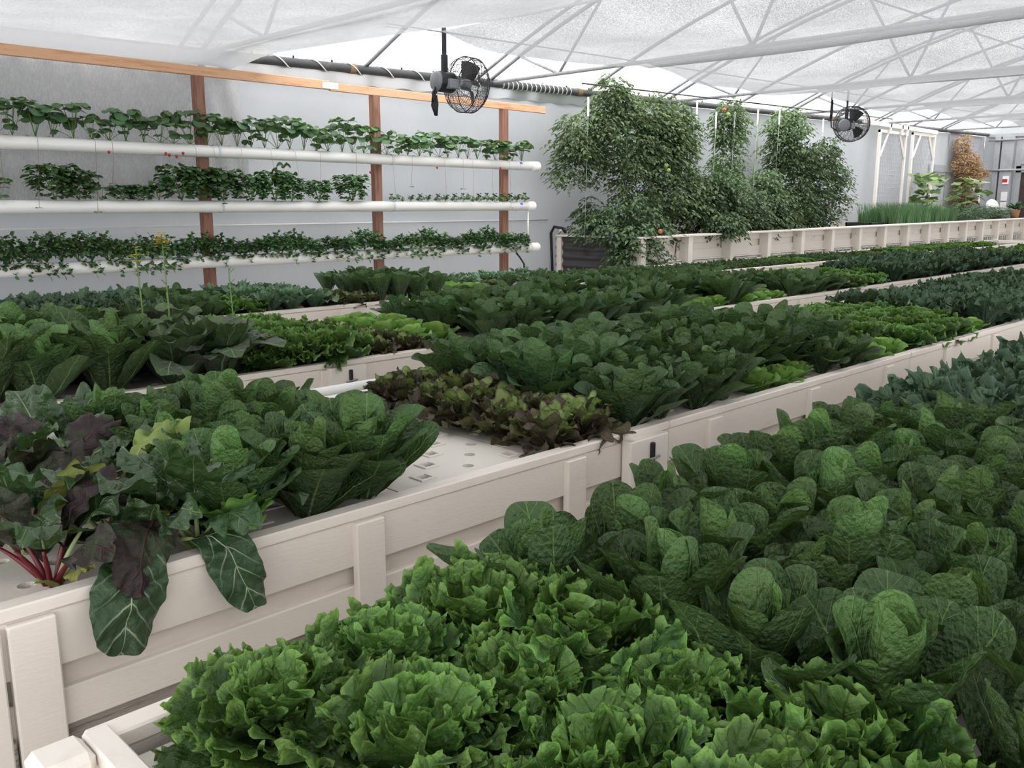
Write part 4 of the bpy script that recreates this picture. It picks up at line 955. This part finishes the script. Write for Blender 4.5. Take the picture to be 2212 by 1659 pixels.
# ------------------------------------------------------------------ tomatoes
def vine(name, label, base, blobs, mat, n, seed, stems=(), fruit=(), cat='tomato plant', leafl=.075, droop=1.):
    g = random.Random(seed); t = thing(name, label, cat, base)
    fo = MB(); tot = sum(b[3] * b[4] * b[5] for b in blobs) ** 1.
    blobs = list(blobs) + [(b[0] + b[3] * math.cos(q_) * math.sin(w_), b[1] - b[4] * .5 * g.random(), b[2] + b[5] * math.cos(w_), g.uniform(.10, .24), g.uniform(.10, .2), g.uniform(.12, .26)) for b in blobs for q_, w_ in [(g.uniform(0, 6.28), g.uniform(.1, 2.2)) for _ in range(8)] if cat == 'tomato plant']
    wts = [(b[3] * b[5]) for b in blobs]; sw = sum(wts)
    for b, w in zip(blobs, wts):
        cx, cy, cz, rx, ry, rz = b
        for i in range(int(n * (.8 if cat == 'tomato plant' else 1) * w / sw)):
            a = g.uniform(0, 6.28); c = g.uniform(-1, 1); q = g.random() ** .4; sc = math.sqrt(1 - c * c)
            wob = 1 + .25 * math.sin(a * 3 + seed) * math.sin(c * 5)
            p = Vector((cx + rx * q * sc * math.cos(a) * wob, cy + ry * q * sc * math.sin(a) * wob, cz + rz * q * c))
            if p.y > 9.9: p.y = 9.9 - g.random() * .15
            az = a + g.uniform(-1, 1); L = g.uniform(.10, .2); el = g.uniform(-.2, .5); age = g.random() ** .7
            dirv = Vector((math.cos(az), math.sin(az), 0))
            m = g.choice((3, 5, 5))
            for k in range(m):
                f = (k // 2 + 1) / ((m + 1) / 2); sd = 0 if k == m - 1 else (-1 if k % 2 else 1)
                q0 = p + dirv * (L * f) + Vector((0, 0, L * (f * el - droop * .7 * f * f)))
                l = leafl * g.uniform(.7, 1.35)
                d2 = az + sd * 1.0 + g.uniform(-.2, .2); dv = Vector((math.cos(d2), math.sin(d2), -g.uniform(.2, .9) * droop)).normalized(); sv = Vector((-math.sin(d2), math.cos(d2), g.uniform(-.3, .3)))
                up = dv.cross(sv) * l * .12
                V = [q0, q0 + dv * l * .4 + sv * l * .3 + up, q0 + dv * l * .45, q0 + dv * l * .4 - sv * l * .3 + up, q0 + dv * l * .75 + sv * l * .17 + up * .6, q0 + dv * l * .75 - sv * l * .17 + up * .6, q0 + dv * l * 1.08 - up * .6]
                V = [Vector((v_.x, min(v_.y, 9.86), v_.z)) for v_ in V]
                fo.add(V, [[0, 2, 1], [0, 3, 2], [1, 2, 4], [2, 3, 5], [2, 6, 4], [2, 5, 6]], np.array([[.5, .01], [.9, .4], [.5, .45], [.1, .4], [.8, .75], [.2, .75], [.5, 1]]), age)
    fo.build('foliage', LM[mat], t, True)
    for pts in stems: MB().tube(pts, [.016 - .009 * i / len(pts) for i in range(len(pts))], 6).build('stem', M['stem_green'], t, True)
    for (x, y, z, c) in fruit:
        MB().lathe([(-.035, .004), (-.03, .018), (-.012, .034), (.008, .036), (.026, .024), (.033, .003)], (0, 0, 1), (x, y, z), 12).build('tomato', M['tomato_green' if c else 'tomato_red'], t, True, 'green tomato' if c else 'ripening orange tomato')
    return t
TZ = .79
def stemline(x, y, top, lean=0, sd=1):
    g = random.Random(sd); return [(x + lean * f + g.uniform(-.05, .05), y + g.uniform(-.05, .05), TZ - .05 + (top - TZ) * f) for f in np.linspace(0, 1, 8)]
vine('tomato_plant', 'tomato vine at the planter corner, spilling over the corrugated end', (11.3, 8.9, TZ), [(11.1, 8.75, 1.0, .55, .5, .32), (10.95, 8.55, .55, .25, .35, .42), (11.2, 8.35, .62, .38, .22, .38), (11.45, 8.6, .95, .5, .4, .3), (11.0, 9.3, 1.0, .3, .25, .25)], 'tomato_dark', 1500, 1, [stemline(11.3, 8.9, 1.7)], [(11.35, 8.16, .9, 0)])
vine('tomato_plant', 'biggest light green tomato vine, reaching the roof behind the planter corner', (11.5, 9.1, TZ), [(11.6, 9.1, 2.2, .85, .55, .55), (10.9, 9.2, 2.35, .6, .4, .45), (11.9, 9.0, 2.7, .5, .45, .28), (10.75, 9.3, 2.0, .42, .3, .45), (11.9, 8.95, 1.7, .6, .5, .5), (12.4, 9.0, 2.2, .5, .45, .55), (11.3, 9.1, 2.85, .3, .25, .22)], 'tomato', 3400, 2, [stemline(11.45, 9.1, 2.7, .2, 2), stemline(11.7, 9.2, 2.9, .4, 3)], [(11.9, 8.48, 1.9, 1), (11.95, 8.47, 1.83, 1)])
vine('tomato_plant', 'dense tomato vine right of the biggest one, above the planter front', (12.7, 8.9, TZ), [(12.6, 8.95, 2.0, .35, .32, .6), (12.8, 8.95, 2.6, .28, .28, .3), (12.7, 8.8, 1.3, .6, .45, .5), (13.2, 8.8, 1.15, .5, .45, .4)], 'tomato', 2200, 3, [stemline(12.7, 8.9, 2.8, .3, 4)])
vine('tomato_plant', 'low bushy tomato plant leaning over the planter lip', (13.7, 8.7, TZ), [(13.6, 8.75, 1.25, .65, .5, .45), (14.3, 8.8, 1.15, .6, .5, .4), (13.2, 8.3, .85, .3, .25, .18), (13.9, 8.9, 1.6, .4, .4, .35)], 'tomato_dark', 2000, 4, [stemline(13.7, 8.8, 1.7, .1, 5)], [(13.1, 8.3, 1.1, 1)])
vine('tomato_plant', 'tall narrow tomato vine left of the leaning one under the wire', (14.5, 9.2, TZ), [(14.8, 9.2, 1.9, .22, .2, .7), (14.75, 9.2, 2.65, .3, .25, .38), (14.8, 9.1, 1.35, .35, .3, .4)], 'tomato', 1400, 5, [stemline(14.5, 9.2, 2.9, -.1, 6)], [(14.25, 8.95, 2.95, 0), (14.3, 8.9, 2.87, 1)])
vine('tomato_plant', 'tall tomato vine with yellow tips in the gap before the dark bush', (15.7, 9.2, TZ), [(17.1, 9.25, 2.85, .5, .3, .32), (16.9, 9.25, 2.3, .35, .3, .5), (15.9, 9.0, 1.4, .4, .35, .5)], 'tomato', 1500, 6, [stemline(15.7, 9.2, 3.0, .2, 7)])
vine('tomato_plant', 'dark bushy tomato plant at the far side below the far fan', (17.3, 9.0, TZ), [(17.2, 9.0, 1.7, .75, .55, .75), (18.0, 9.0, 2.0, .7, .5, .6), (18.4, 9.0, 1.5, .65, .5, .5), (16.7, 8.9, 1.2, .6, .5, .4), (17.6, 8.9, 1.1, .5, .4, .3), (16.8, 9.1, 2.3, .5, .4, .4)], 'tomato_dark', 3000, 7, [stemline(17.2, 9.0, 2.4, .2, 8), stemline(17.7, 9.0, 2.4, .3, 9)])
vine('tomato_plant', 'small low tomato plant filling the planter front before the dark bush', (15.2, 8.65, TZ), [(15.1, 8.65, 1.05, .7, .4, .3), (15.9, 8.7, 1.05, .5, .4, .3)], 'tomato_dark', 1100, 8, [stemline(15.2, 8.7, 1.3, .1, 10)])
for i, (xa, xb, lab) in enumerate(((10.4, 15.4, 'thin dark support rod over the nearer tomato vines'), (15.0, 21.4, 'thin dark support rod over the farther tomato vines, toward the trellis'))):
    tag(MB().tube([(xa, 8.95, eave(xa) - .02), (xb, 8.95, eave(xb) - .02)], .012, 6).build('support_rod', M['wire'], smooth=True), lab, 'rod')
for i, (x, z) in enumerate(((10.55, 2.72), (11.5, 2.95), (12.6, 2.6), (13.4, 2.9), (14.0, 2.75), (14.6, 2.8), (15.4, 2.9), (16.2, 2.95), (17.0, 2.8), (18.0, 2.9))):
    t = thing('string_hook', 'white plastic tomato hook hanging from the support rods, %s from the planter corner' % ORD[i], 'hook', (x, 8.95, z), 'white tomato hooks')
    MB().box(x - .012, x + .012, 8.94, 8.965, z - .14, z + .14, .003).build('hook', M['pvc'], t)
    MB().tube([(x, 8.95, z - .14), (x + .02, 9.0, TZ)], .003, 4).build('string', M['cable'], t, True)
# ------------------------------------------------------------------ far part of the planter
t = thing('seed_tray', 'black plastic tray lying on the planter gravel before the chives', 'tray', (20.8, 8.9, .79))
t_tray = t
MB().box(20.2, 21.7, 8.75, 9.35, .77, .80).build('tray_base', M['black'], t)
mb = MB(); mb.box(20.2, 21.7, 8.75, 8.79, .79, .86); mb.box(20.2, 21.7, 9.31, 9.35, .79, .86); mb.box(20.2, 20.24, 8.75, 9.35, .79, .86); mb.box(21.66, 21.7, 8.75, 9.35, .79, .86); mb.build('tray_rim', M['black'], t); t.location.z += .06
t = thing('supply_pipe', 'white pipe with blue fitting lying along the wall behind the gravel', 'pipe', (18, 9.75, .82))
MB().tube([(16, 9.78, .83), (20.1, 9.78, .83)], .05, 12).build('pipe', M['pvc'], t, True)
MB().lathe([(-.08, .065), (.08, .065)], (1, 0, 0), (20.1, 9.78, .84), 12).build('fitting', M['bluetape'], t, True, 'blue fitting')
def chive_mesh(seed, n=150, h=.5, w=.22):
    g = random.Random(seed); mb = MB()
    for i in range(n):
        a = g.uniform(0, 6.28); r = w * g.random() ** .5; x, y = r * math.cos(a), r * math.sin(a); hh = h * g.uniform(.6, 1.1); ln = g.uniform(.02, .25) * hh; la = a + g.uniform(-1, 1)
        b = .006; V = []
        for f in (0, .4, .75, 1):
            px, py, pz = x + ln * f * f * math.cos(la), y + ln * f * f * math.sin(la), hh * f * (1 - .12 * f); ww = b * (1 - f * .85)
            V += [(px - ww, py + ww, pz), (px + ww, py - ww, pz), (px + ww * .8, py + ww, pz)]
        F = []
        for q in range(3):
            for c in range(3): F.append([q * 3 + c, q * 3 + (c + 1) % 3, q * 3 + 3 + (c + 1) % 3, q * 3 + 3 + c])
        mb.add(V, F, np.array([[.3 + .2 * (k % 3), .1 + .25 * (k // 3)] for k in range(12)]), g.random())
    return mb.mesh('chive_clump', LM['chive'], True)
CHV = [chive_mesh(i) for i in range(3)]
k = 0
for x in (21.2, 21.75, 22.3, 22.9, 23.5, 24.1, 24.7):
    for y in (8.75, 9.2):
        o = bpy.data.objects.new('chive_clump', CHV[k % 3]); COL.objects.link(o); o.location = (x, y, .76 + TILT(x)); o.scale = (1.5, 1.2, 1.15 if x < 24 else .95)
        tag(o, 'upright chive clump in the %s row of the planter, %s from the tray' % ('front' if y < 9 else 'back', ORD[k // 2]), 'chives', 'chives in the planter'); k += 1
for i, x in enumerate((25.4, 26.1, 26.8, 27.5, 28.2, 28.9)):
    vine('bushy_herb', 'low bushy green herb in the planter, %s past the chives' % ORD[i], (x, 8.8, .77 + TILT(x)), [(x, 8.8, 1.02 + TILT(x) * .5, .45, .35, .26 if i < 4 else .2)], 'rosemary', 300, 40 + i, cat='herb', leafl=.05, droop=.3)
t = thing('plant_pot', 'small terracotta pot with a dark plant at the planter end', 'potted plant', (29.5, 8.5, .82))
t_pot = t
MB().lathe([(0, .10), (.22, .14), (.24, .15), (.25, .15), (.25, .13), (.2, .12)], (0, 0, 1), (29.5, 8.5, .82), 16).build('pot', M['terra'], t, True)
mb = MB(); g = random.Random(3)
for i in range(40): disc_leaf(mb, g, (29.5, 8.5, 1.08), g.uniform(0, 6.3), .3, .06, D(g.uniform(20, 80)), D(g.uniform(-20, 40)), prof=P_OVAL)
mb.build('foliage', LM['rosemary'], t, True); t.location.z += .11
tag(MB().lathe([(0, .02), (.02, .2), (.04, .24), (.05, .2)], (-.5, -.8, .2), (29.0, 9.0, 1.25), 20).build('white_disc', M['pvc'], smooth=True), 'round white lid standing beside the terracotta pot', 'lid')
def fig(label, x, y, z, n, seed, spread):
    g = random.Random(seed); t = thing('squash_plant', label, 'squash plant', (x, y, TZ)); fo = MB()
    for i in range(n):
        a = i * GA; p = (x + g.uniform(-spread, spread), y + g.uniform(-.3, .2), z + g.uniform(-.45, .45))
        disc_leaf(fo, g, p, a, .30, .30, D(g.uniform(-10, 40)), D(g.uniform(-70, -10)), age=g.random(), nt=24, nr=3, lobes=((5, .22),), prof=P_ROUND)
    fo.build('foliage', LM['fig'], t, True)
    MB().tube([(x, y, TZ - .05), (x + .1, y, z - .3), (x, y, z + .2)], .02, 6).build('stem', M['stem_brown'], t, True)
fig('broad-leaved squash plant before the second white trellis', 24.9, 9.35, 1.65, 44, 1, .6)
fig('broad-leaved squash plant below the dried orange vine', 27.6, 9.3, 1.6, 44, 2, .85)
tv = vine('dried_vine', 'dried orange brown vine climbing the wall near the far corner', (28.6, 9.7, TZ), [(28.6, 9.7, 2.5, .9, .2, .4), (28.3, 9.75, 3.0, .4, .12, .35), (29.0, 9.7, 2.05, .7, .2, .35), (28.5, 9.7, 1.5, .35, .15, .5), (29.6, 9.7, 2.3, .5, .15, .2), (29.2, 9.7, 1.3, .3, .15, .4)], 'dried', 1500, 21, [[(28.6, 9.75, .7), (28.7, 9.75, 1.8), (28.4, 9.78, 3.2)]], cat='vine', leafl=.07, droop=.6)
# white trellis frames with wire mesh
for i, (xa, xb, lab) in enumerate(((22.5, 24.15, 'white framed mesh trellis nearest the dark tomato bush'), (24.55, 26.1, 'white framed mesh trellis farther from the tomato bush'))):
    t = thing('mesh_trellis', lab, 'trellis', ((xa + xb) / 2, 9.72, .8)); z0, z1 = .78, 3.14 + .05 * i
    MB().box(xa, xa + .07, 9.68, 9.75, z0, z1).build('upright', M['paint2'], t); MB().box(xb - .07, xb, 9.68, 9.75, z0, z1).build('upright', M['paint2'], t)
    MB().box(xa, xb, 9.675, 9.745, z1 - .07, z1).build('top_rail', M['paint2'], t)
    for (p, q) in (((xa + .06, 9.69, z1 - .65), (xa + .5, 9.69, z1 - .03)), ((xb - .06, 9.69, z1 - .65), (xb - .5, 9.69, z1 - .03))): MB().tube([p, q], .032, 4).build('brace', M['paint2'], t)
    mb = MB()
    for k in range(15): xx = xa + .07 + (xb - xa - .14) * k / 14; mb.tube([(xx, 9.735, z0), (xx, 9.735, z1 - .05)], .0065, 4)
    for k in range(23): zz = z0 + (z1 - z0) * k / 22; mb.tube([(xa + .05, 9.735, zz), (xb - .05, 9.735, zz)], .0065, 4)
    mb.build('wire_mesh', M['mesh'], t)
tag(MB().box(21.4, 26.0, 9.6, 9.66, 3.2, 3.30).build('header_board', M['paint2']), 'white horizontal board across the top of the trellis frames', 'board')
for i, x in enumerate((22.9, 23.6, 23.95)):
    tag(MB().box(x, x + .07, 9.60, 9.64, 3.05, 3.62).build('hanger_strap', M['paint2']), 'short white upright strap over the trellis, %s from the tomato bush' % ORD[i], 'strap')
tag(MB().box(26.6, 29.0, 9.92, 9.995, 2.25, 2.45).build('wall_rail', M['greyframe']), 'grey horizontal rail on the wall beside the dried vine', 'rail')
tag(MB().box(27.9, 30.6, 9.955, 9.995, .0, 3.38).build('wall_panel', M['greyframe']), 'grey panel on the wall behind the dried orange vine', 'panel')
# end wall: columns, rails, door
for i, (y, w) in enumerate(((9.55, .16), (9.25, .34))):
    tag(MB().box(XF - .25, XF - .02, y - w / 2, y + w / 2, 0, 3.4).build('steel_column', M['greyframe']), ['narrow grey steel column in the far corner', 'wide grey steel column left of the dark door'][i], 'column')
tag(MB().box(XF - .18, XF - .02, YR + .1, 9.9, 3.38, 3.48).build('end_beam', M['greyframe']), 'grey beam across the top of the far end wall', 'beam')
tag(MB().tube([(XF - .3, YR + .1, 3.28), (XF - .3, 9.8, 3.28)], .03, 8).build('conduit', M['galv'], smooth=True), 'pale conduit below the far wall beam', 'conduit')
tag(MB().tube([(XF - .27, 8.7, 2.38), (XF - .27, 9.97, 2.38)], .035, 8).build('conduit', M['galv'], smooth=True), 'short pale conduit crossing the far columns', 'conduit')
d = MB(); d.box(XF - .06, XF - .02, 6.9, 8.85, .0, 2.3); struct('door_1', d, M['doordark'])
mb = MB(); mb.box(XF - .1, XF - .02, 8.85, 9.0, 0, 2.5); mb.box(XF - .1, XF - .02, 6.8, 9.0, 2.3, 2.5); struct('trim_1', mb, M['greyframe'])
tag(MB().box(XF - .15, XF - .005, 8.75, 8.9, 2.55, 3.0).build('junction_box', M['greyframe']), 'grey box above the dark door on the far wall', 'box')
for i, (z0, z1, m_) in enumerate(((1.95, 2.2, 'signwhite'), (1.45, 1.72, 'signwhite'), (1.15, 1.42, 'signwhite'))):
    t = thing('wall_sign', ['small white and red sign on the far column, highest of three', 'small white sign on the far column, middle of three', 'small white sign on the far column, lowest of three'][i], 'sign', (XF - .27, 9.2, z0))
    MB().box(XF - .275, XF - .255, 9.12, 9.3, z0, z1, .002).build('board', M['signwhite'], t)
    if i == 0: MB().box(XF - .28, XF - .274, 9.16, 9.30, z0 + .06, z0 + .16, .001).build('red_print', M['red'], t)
# ------------------------------------------------------------------ fans
def fan(c, rad, label, axis, up_to, hang_dx):
    ax = Vector(axis).normalized(); t = thing('circulation_fan', label, 'fan', c); C = Vector(c)
    a = ax.orthogonal().normalized(); a = (Vector((0, 0, 1)) - ax * ax.z).normalized(); b = ax.cross(a)
    def ring(d, r, w): return [C + ax * d + (a * math.cos(2 * PI * k / 36) + b * math.sin(2 * PI * k / 36)) * r for k in range(37)]
    cage = MB(); prof = [(-.12, .09), (-.115, .15), (-.10, .20), (-.06, .245), (0, .268), (.06, .27), (.12, .262), (.165, .235), (.19, .19), (.20, .14), (.205, .09), (.205, .04)]
    prof = [(d * rad / .27, r * rad / .27) for d, r in prof]
    fine = []
    for i in range(len(prof) - 1):
        for k in range(3 if i < 9 else 2): f = k / (3 if i < 9 else 2); fine.append((prof[i][0] * (1 - f) + prof[i + 1][0] * f, prof[i][1] * (1 - f) + prof[i + 1][1] * f))
    for d, r in fine: cage.tube(ring(d, r, 0), .0022, 4, False)
    for k in range(20):
        q = 2 * PI * k / 20; cage.tube([C + ax * d + (a * math.cos(q) + b * math.sin(q)) * r for d, r in prof], .0026, 4)
    for d, r in (prof[4], prof[6]): cage.tube(ring(d, r + .002, 0), .006, 6, False)
    cage.build('cage', M['wire'], t, True)
    for k in range(3):
        q0 = 2 * PI * k / 3 + .4
        def bl(u, v):
            r = rad * (.22 + .62 * u); q = q0 + (v - .5) * (1.15 - .2 * u)
            return C + ax * (.04 + (v - .5) * .10 * rad / .27) + (a * math.cos(q) + b * math.sin(q)) * r
        MB().grid(bl, 6, 8).build('blade', M['wire'], t, True)
    MB().lathe([(.0, .05), (.07, .055), (.09, .03)], ax, C, 16).build('hub', M['greymotor'], t, True)
    MB().lathe([(-.33, .05), (-.32, .085), (-.30, .1), (-.14, .1), (-.12, .085), (-.1, .04)], ax, C, 20).build('motor', M['black'], t, True)
    MB().lathe([(-.345, .07), (-.335, .092), (-.31, .1)], ax, C, 12).build('motor_cap', M['greymotor'], t, True)
    p = C - ax * .2
    MB().box(p.x - .06, p.x + .06, p.y - .13, p.y - .06, p.z - .07, p.z + .02, .006).build('switch_box', M['greymotor'], t)
    hp = C - ax * .22
    MB().box(hp.x - .035, hp.x + .035, hp.y - .02, hp.y + .02, hp.z + .08, hp.z + .26, .008).build('bracket', M['black'], t)
    MB().box(hp.x - .026, hp.x + .026, hp.y - .008, hp.y + .008, hp.z + .2, up_to, .003).build('hanger_rod', M['black'], t)
    return hp, t
fa = (1, -.12, -.03)
hp, tf = fan((6.30, 7.0, 2.47), .27, 'near black caged fan hanging before the timber beam end', fa, eave(6) + .02, 0)
MB().tube([hp + Vector((-.12, 0, -.06)), hp + Vector((-.17, -.02, -.12)), hp + Vector((-.18, -.02, -.2)), hp + Vector((-.13, -.02, -.1))], .014, 7).build('cord', M['black'], tf, True)
mb = MB()
for k in range(5): mb.tube([hp + Vector((-.17 + .008 * k, -.02 - .006 * k, -.14)), hp + Vector((-.19 + .012 * k, -.02, -.24)), hp + Vector((-.16 + .008 * k, -.03, -.33)), hp + Vector((-.14 + .008 * k, -.02, -.22)), hp + Vector((-.155 + .008 * k, -.02, -.14))], .006, 5)
mb.build('coiled_cord', M['black'], tf, True)
hp, tf = fan((15.05, 7.0, 2.63), .29, 'far black caged fan hanging beyond the tomato vines', (.985, .12, .12), eave(15) + .02, 0)
MB().tube([hp + Vector((-.1, .1, -.1)), hp + Vector((-.32, .1, -.05)), hp + Vector((-.38, .1, .2)), hp + Vector((-.36, .1, .5))], .01, 6).build('cord', M['black'], tf, True)
mb = MB()
for k in range(5): mb.tube([hp + Vector((-.38 + .012 * k, .1, .08)), hp + Vector((-.40 + .016 * k, .09, .22)), hp + Vector((-.37 + .012 * k, .1, .38)), hp + Vector((-.35 + .012 * k, .1, .2)), hp + Vector((-.37 + .012 * k, .1, .08))], .008, 5)
mb.build('coiled_cord', M['black'], tf, True)
tag(MB().tube([(5.4, 7.06, eave(5.4) - .02), (30.8, 7.06, eave(30.8) - .02)], .008, 6).build('hem_cable', M['galv'], smooth=True), 'steel cable along the open hem of the shade cloths', 'cable')

# ------------------------------------------------------------------ light, world, camera
w = bpy.data.worlds.new('overcast_sky'); S.world = w; w.use_nodes = True
nt = w.node_tree; nt.nodes.clear()
o = nt.nodes.new('ShaderNodeOutputWorld'); bg = nt.nodes.new('ShaderNodeBackground')
tc = nt.nodes.new('ShaderNodeTexCoord'); sp = nt.nodes.new('ShaderNodeSeparateXYZ'); mr = nt.nodes.new('ShaderNodeMapRange'); mx = nt.nodes.new('ShaderNodeMix'); mx.data_type = 'RGBA'
nt.links.new(tc.outputs['Generated'], sp.inputs[0]); nt.links.new(sp.outputs[2], mr.inputs[0])
mr.inputs[1].default_value = -.05; mr.inputs[2].default_value = .9
mx.inputs[6].default_value = (.72, .72, .73, 1); mx.inputs[7].default_value = (1, .99, .985, 1)
nt.links.new(mr.outputs[0], mx.inputs[0]); nt.links.new(mx.outputs[2], bg.inputs[0]); bg.inputs[1].default_value = 3.3
nt.links.new(bg.outputs[0], o.inputs[0])
cam = bpy.data.cameras.new('camera'); co = bpy.data.objects.new('camera', cam); COL.objects.link(co)
cam.sensor_width = 36; cam.lens = 36 * 1930 / 2212; cam.clip_start = .02; cam.clip_end = 200
co.location = (0, 0, H); co.rotation_euler = (PI / 2 - math.atan(382 / 1930), 0, -PI / 4)
S.camera = co
vs = S.view_settings; vs.view_transform = 'Standard'; vs.look = 'None'; vs.gamma = 1; vs.use_curve_mapping = False; vs.exposure = .2
cy = S.cycles
cy.max_bounces = 7; cy.diffuse_bounces = 3; cy.glossy_bounces = 2; cy.transmission_bounces = 4; cy.transparent_max_bounces = 10
cy.caustics_reflective = False; cy.caustics_refractive = False
cy.use_adaptive_sampling = True; cy.adaptive_threshold = .04
print('COUNTS', COUNT, sum(COUNT.values()))
print('DUP', [(l, v) for l, v in LABELS.items() if len(v) > 1][:20])
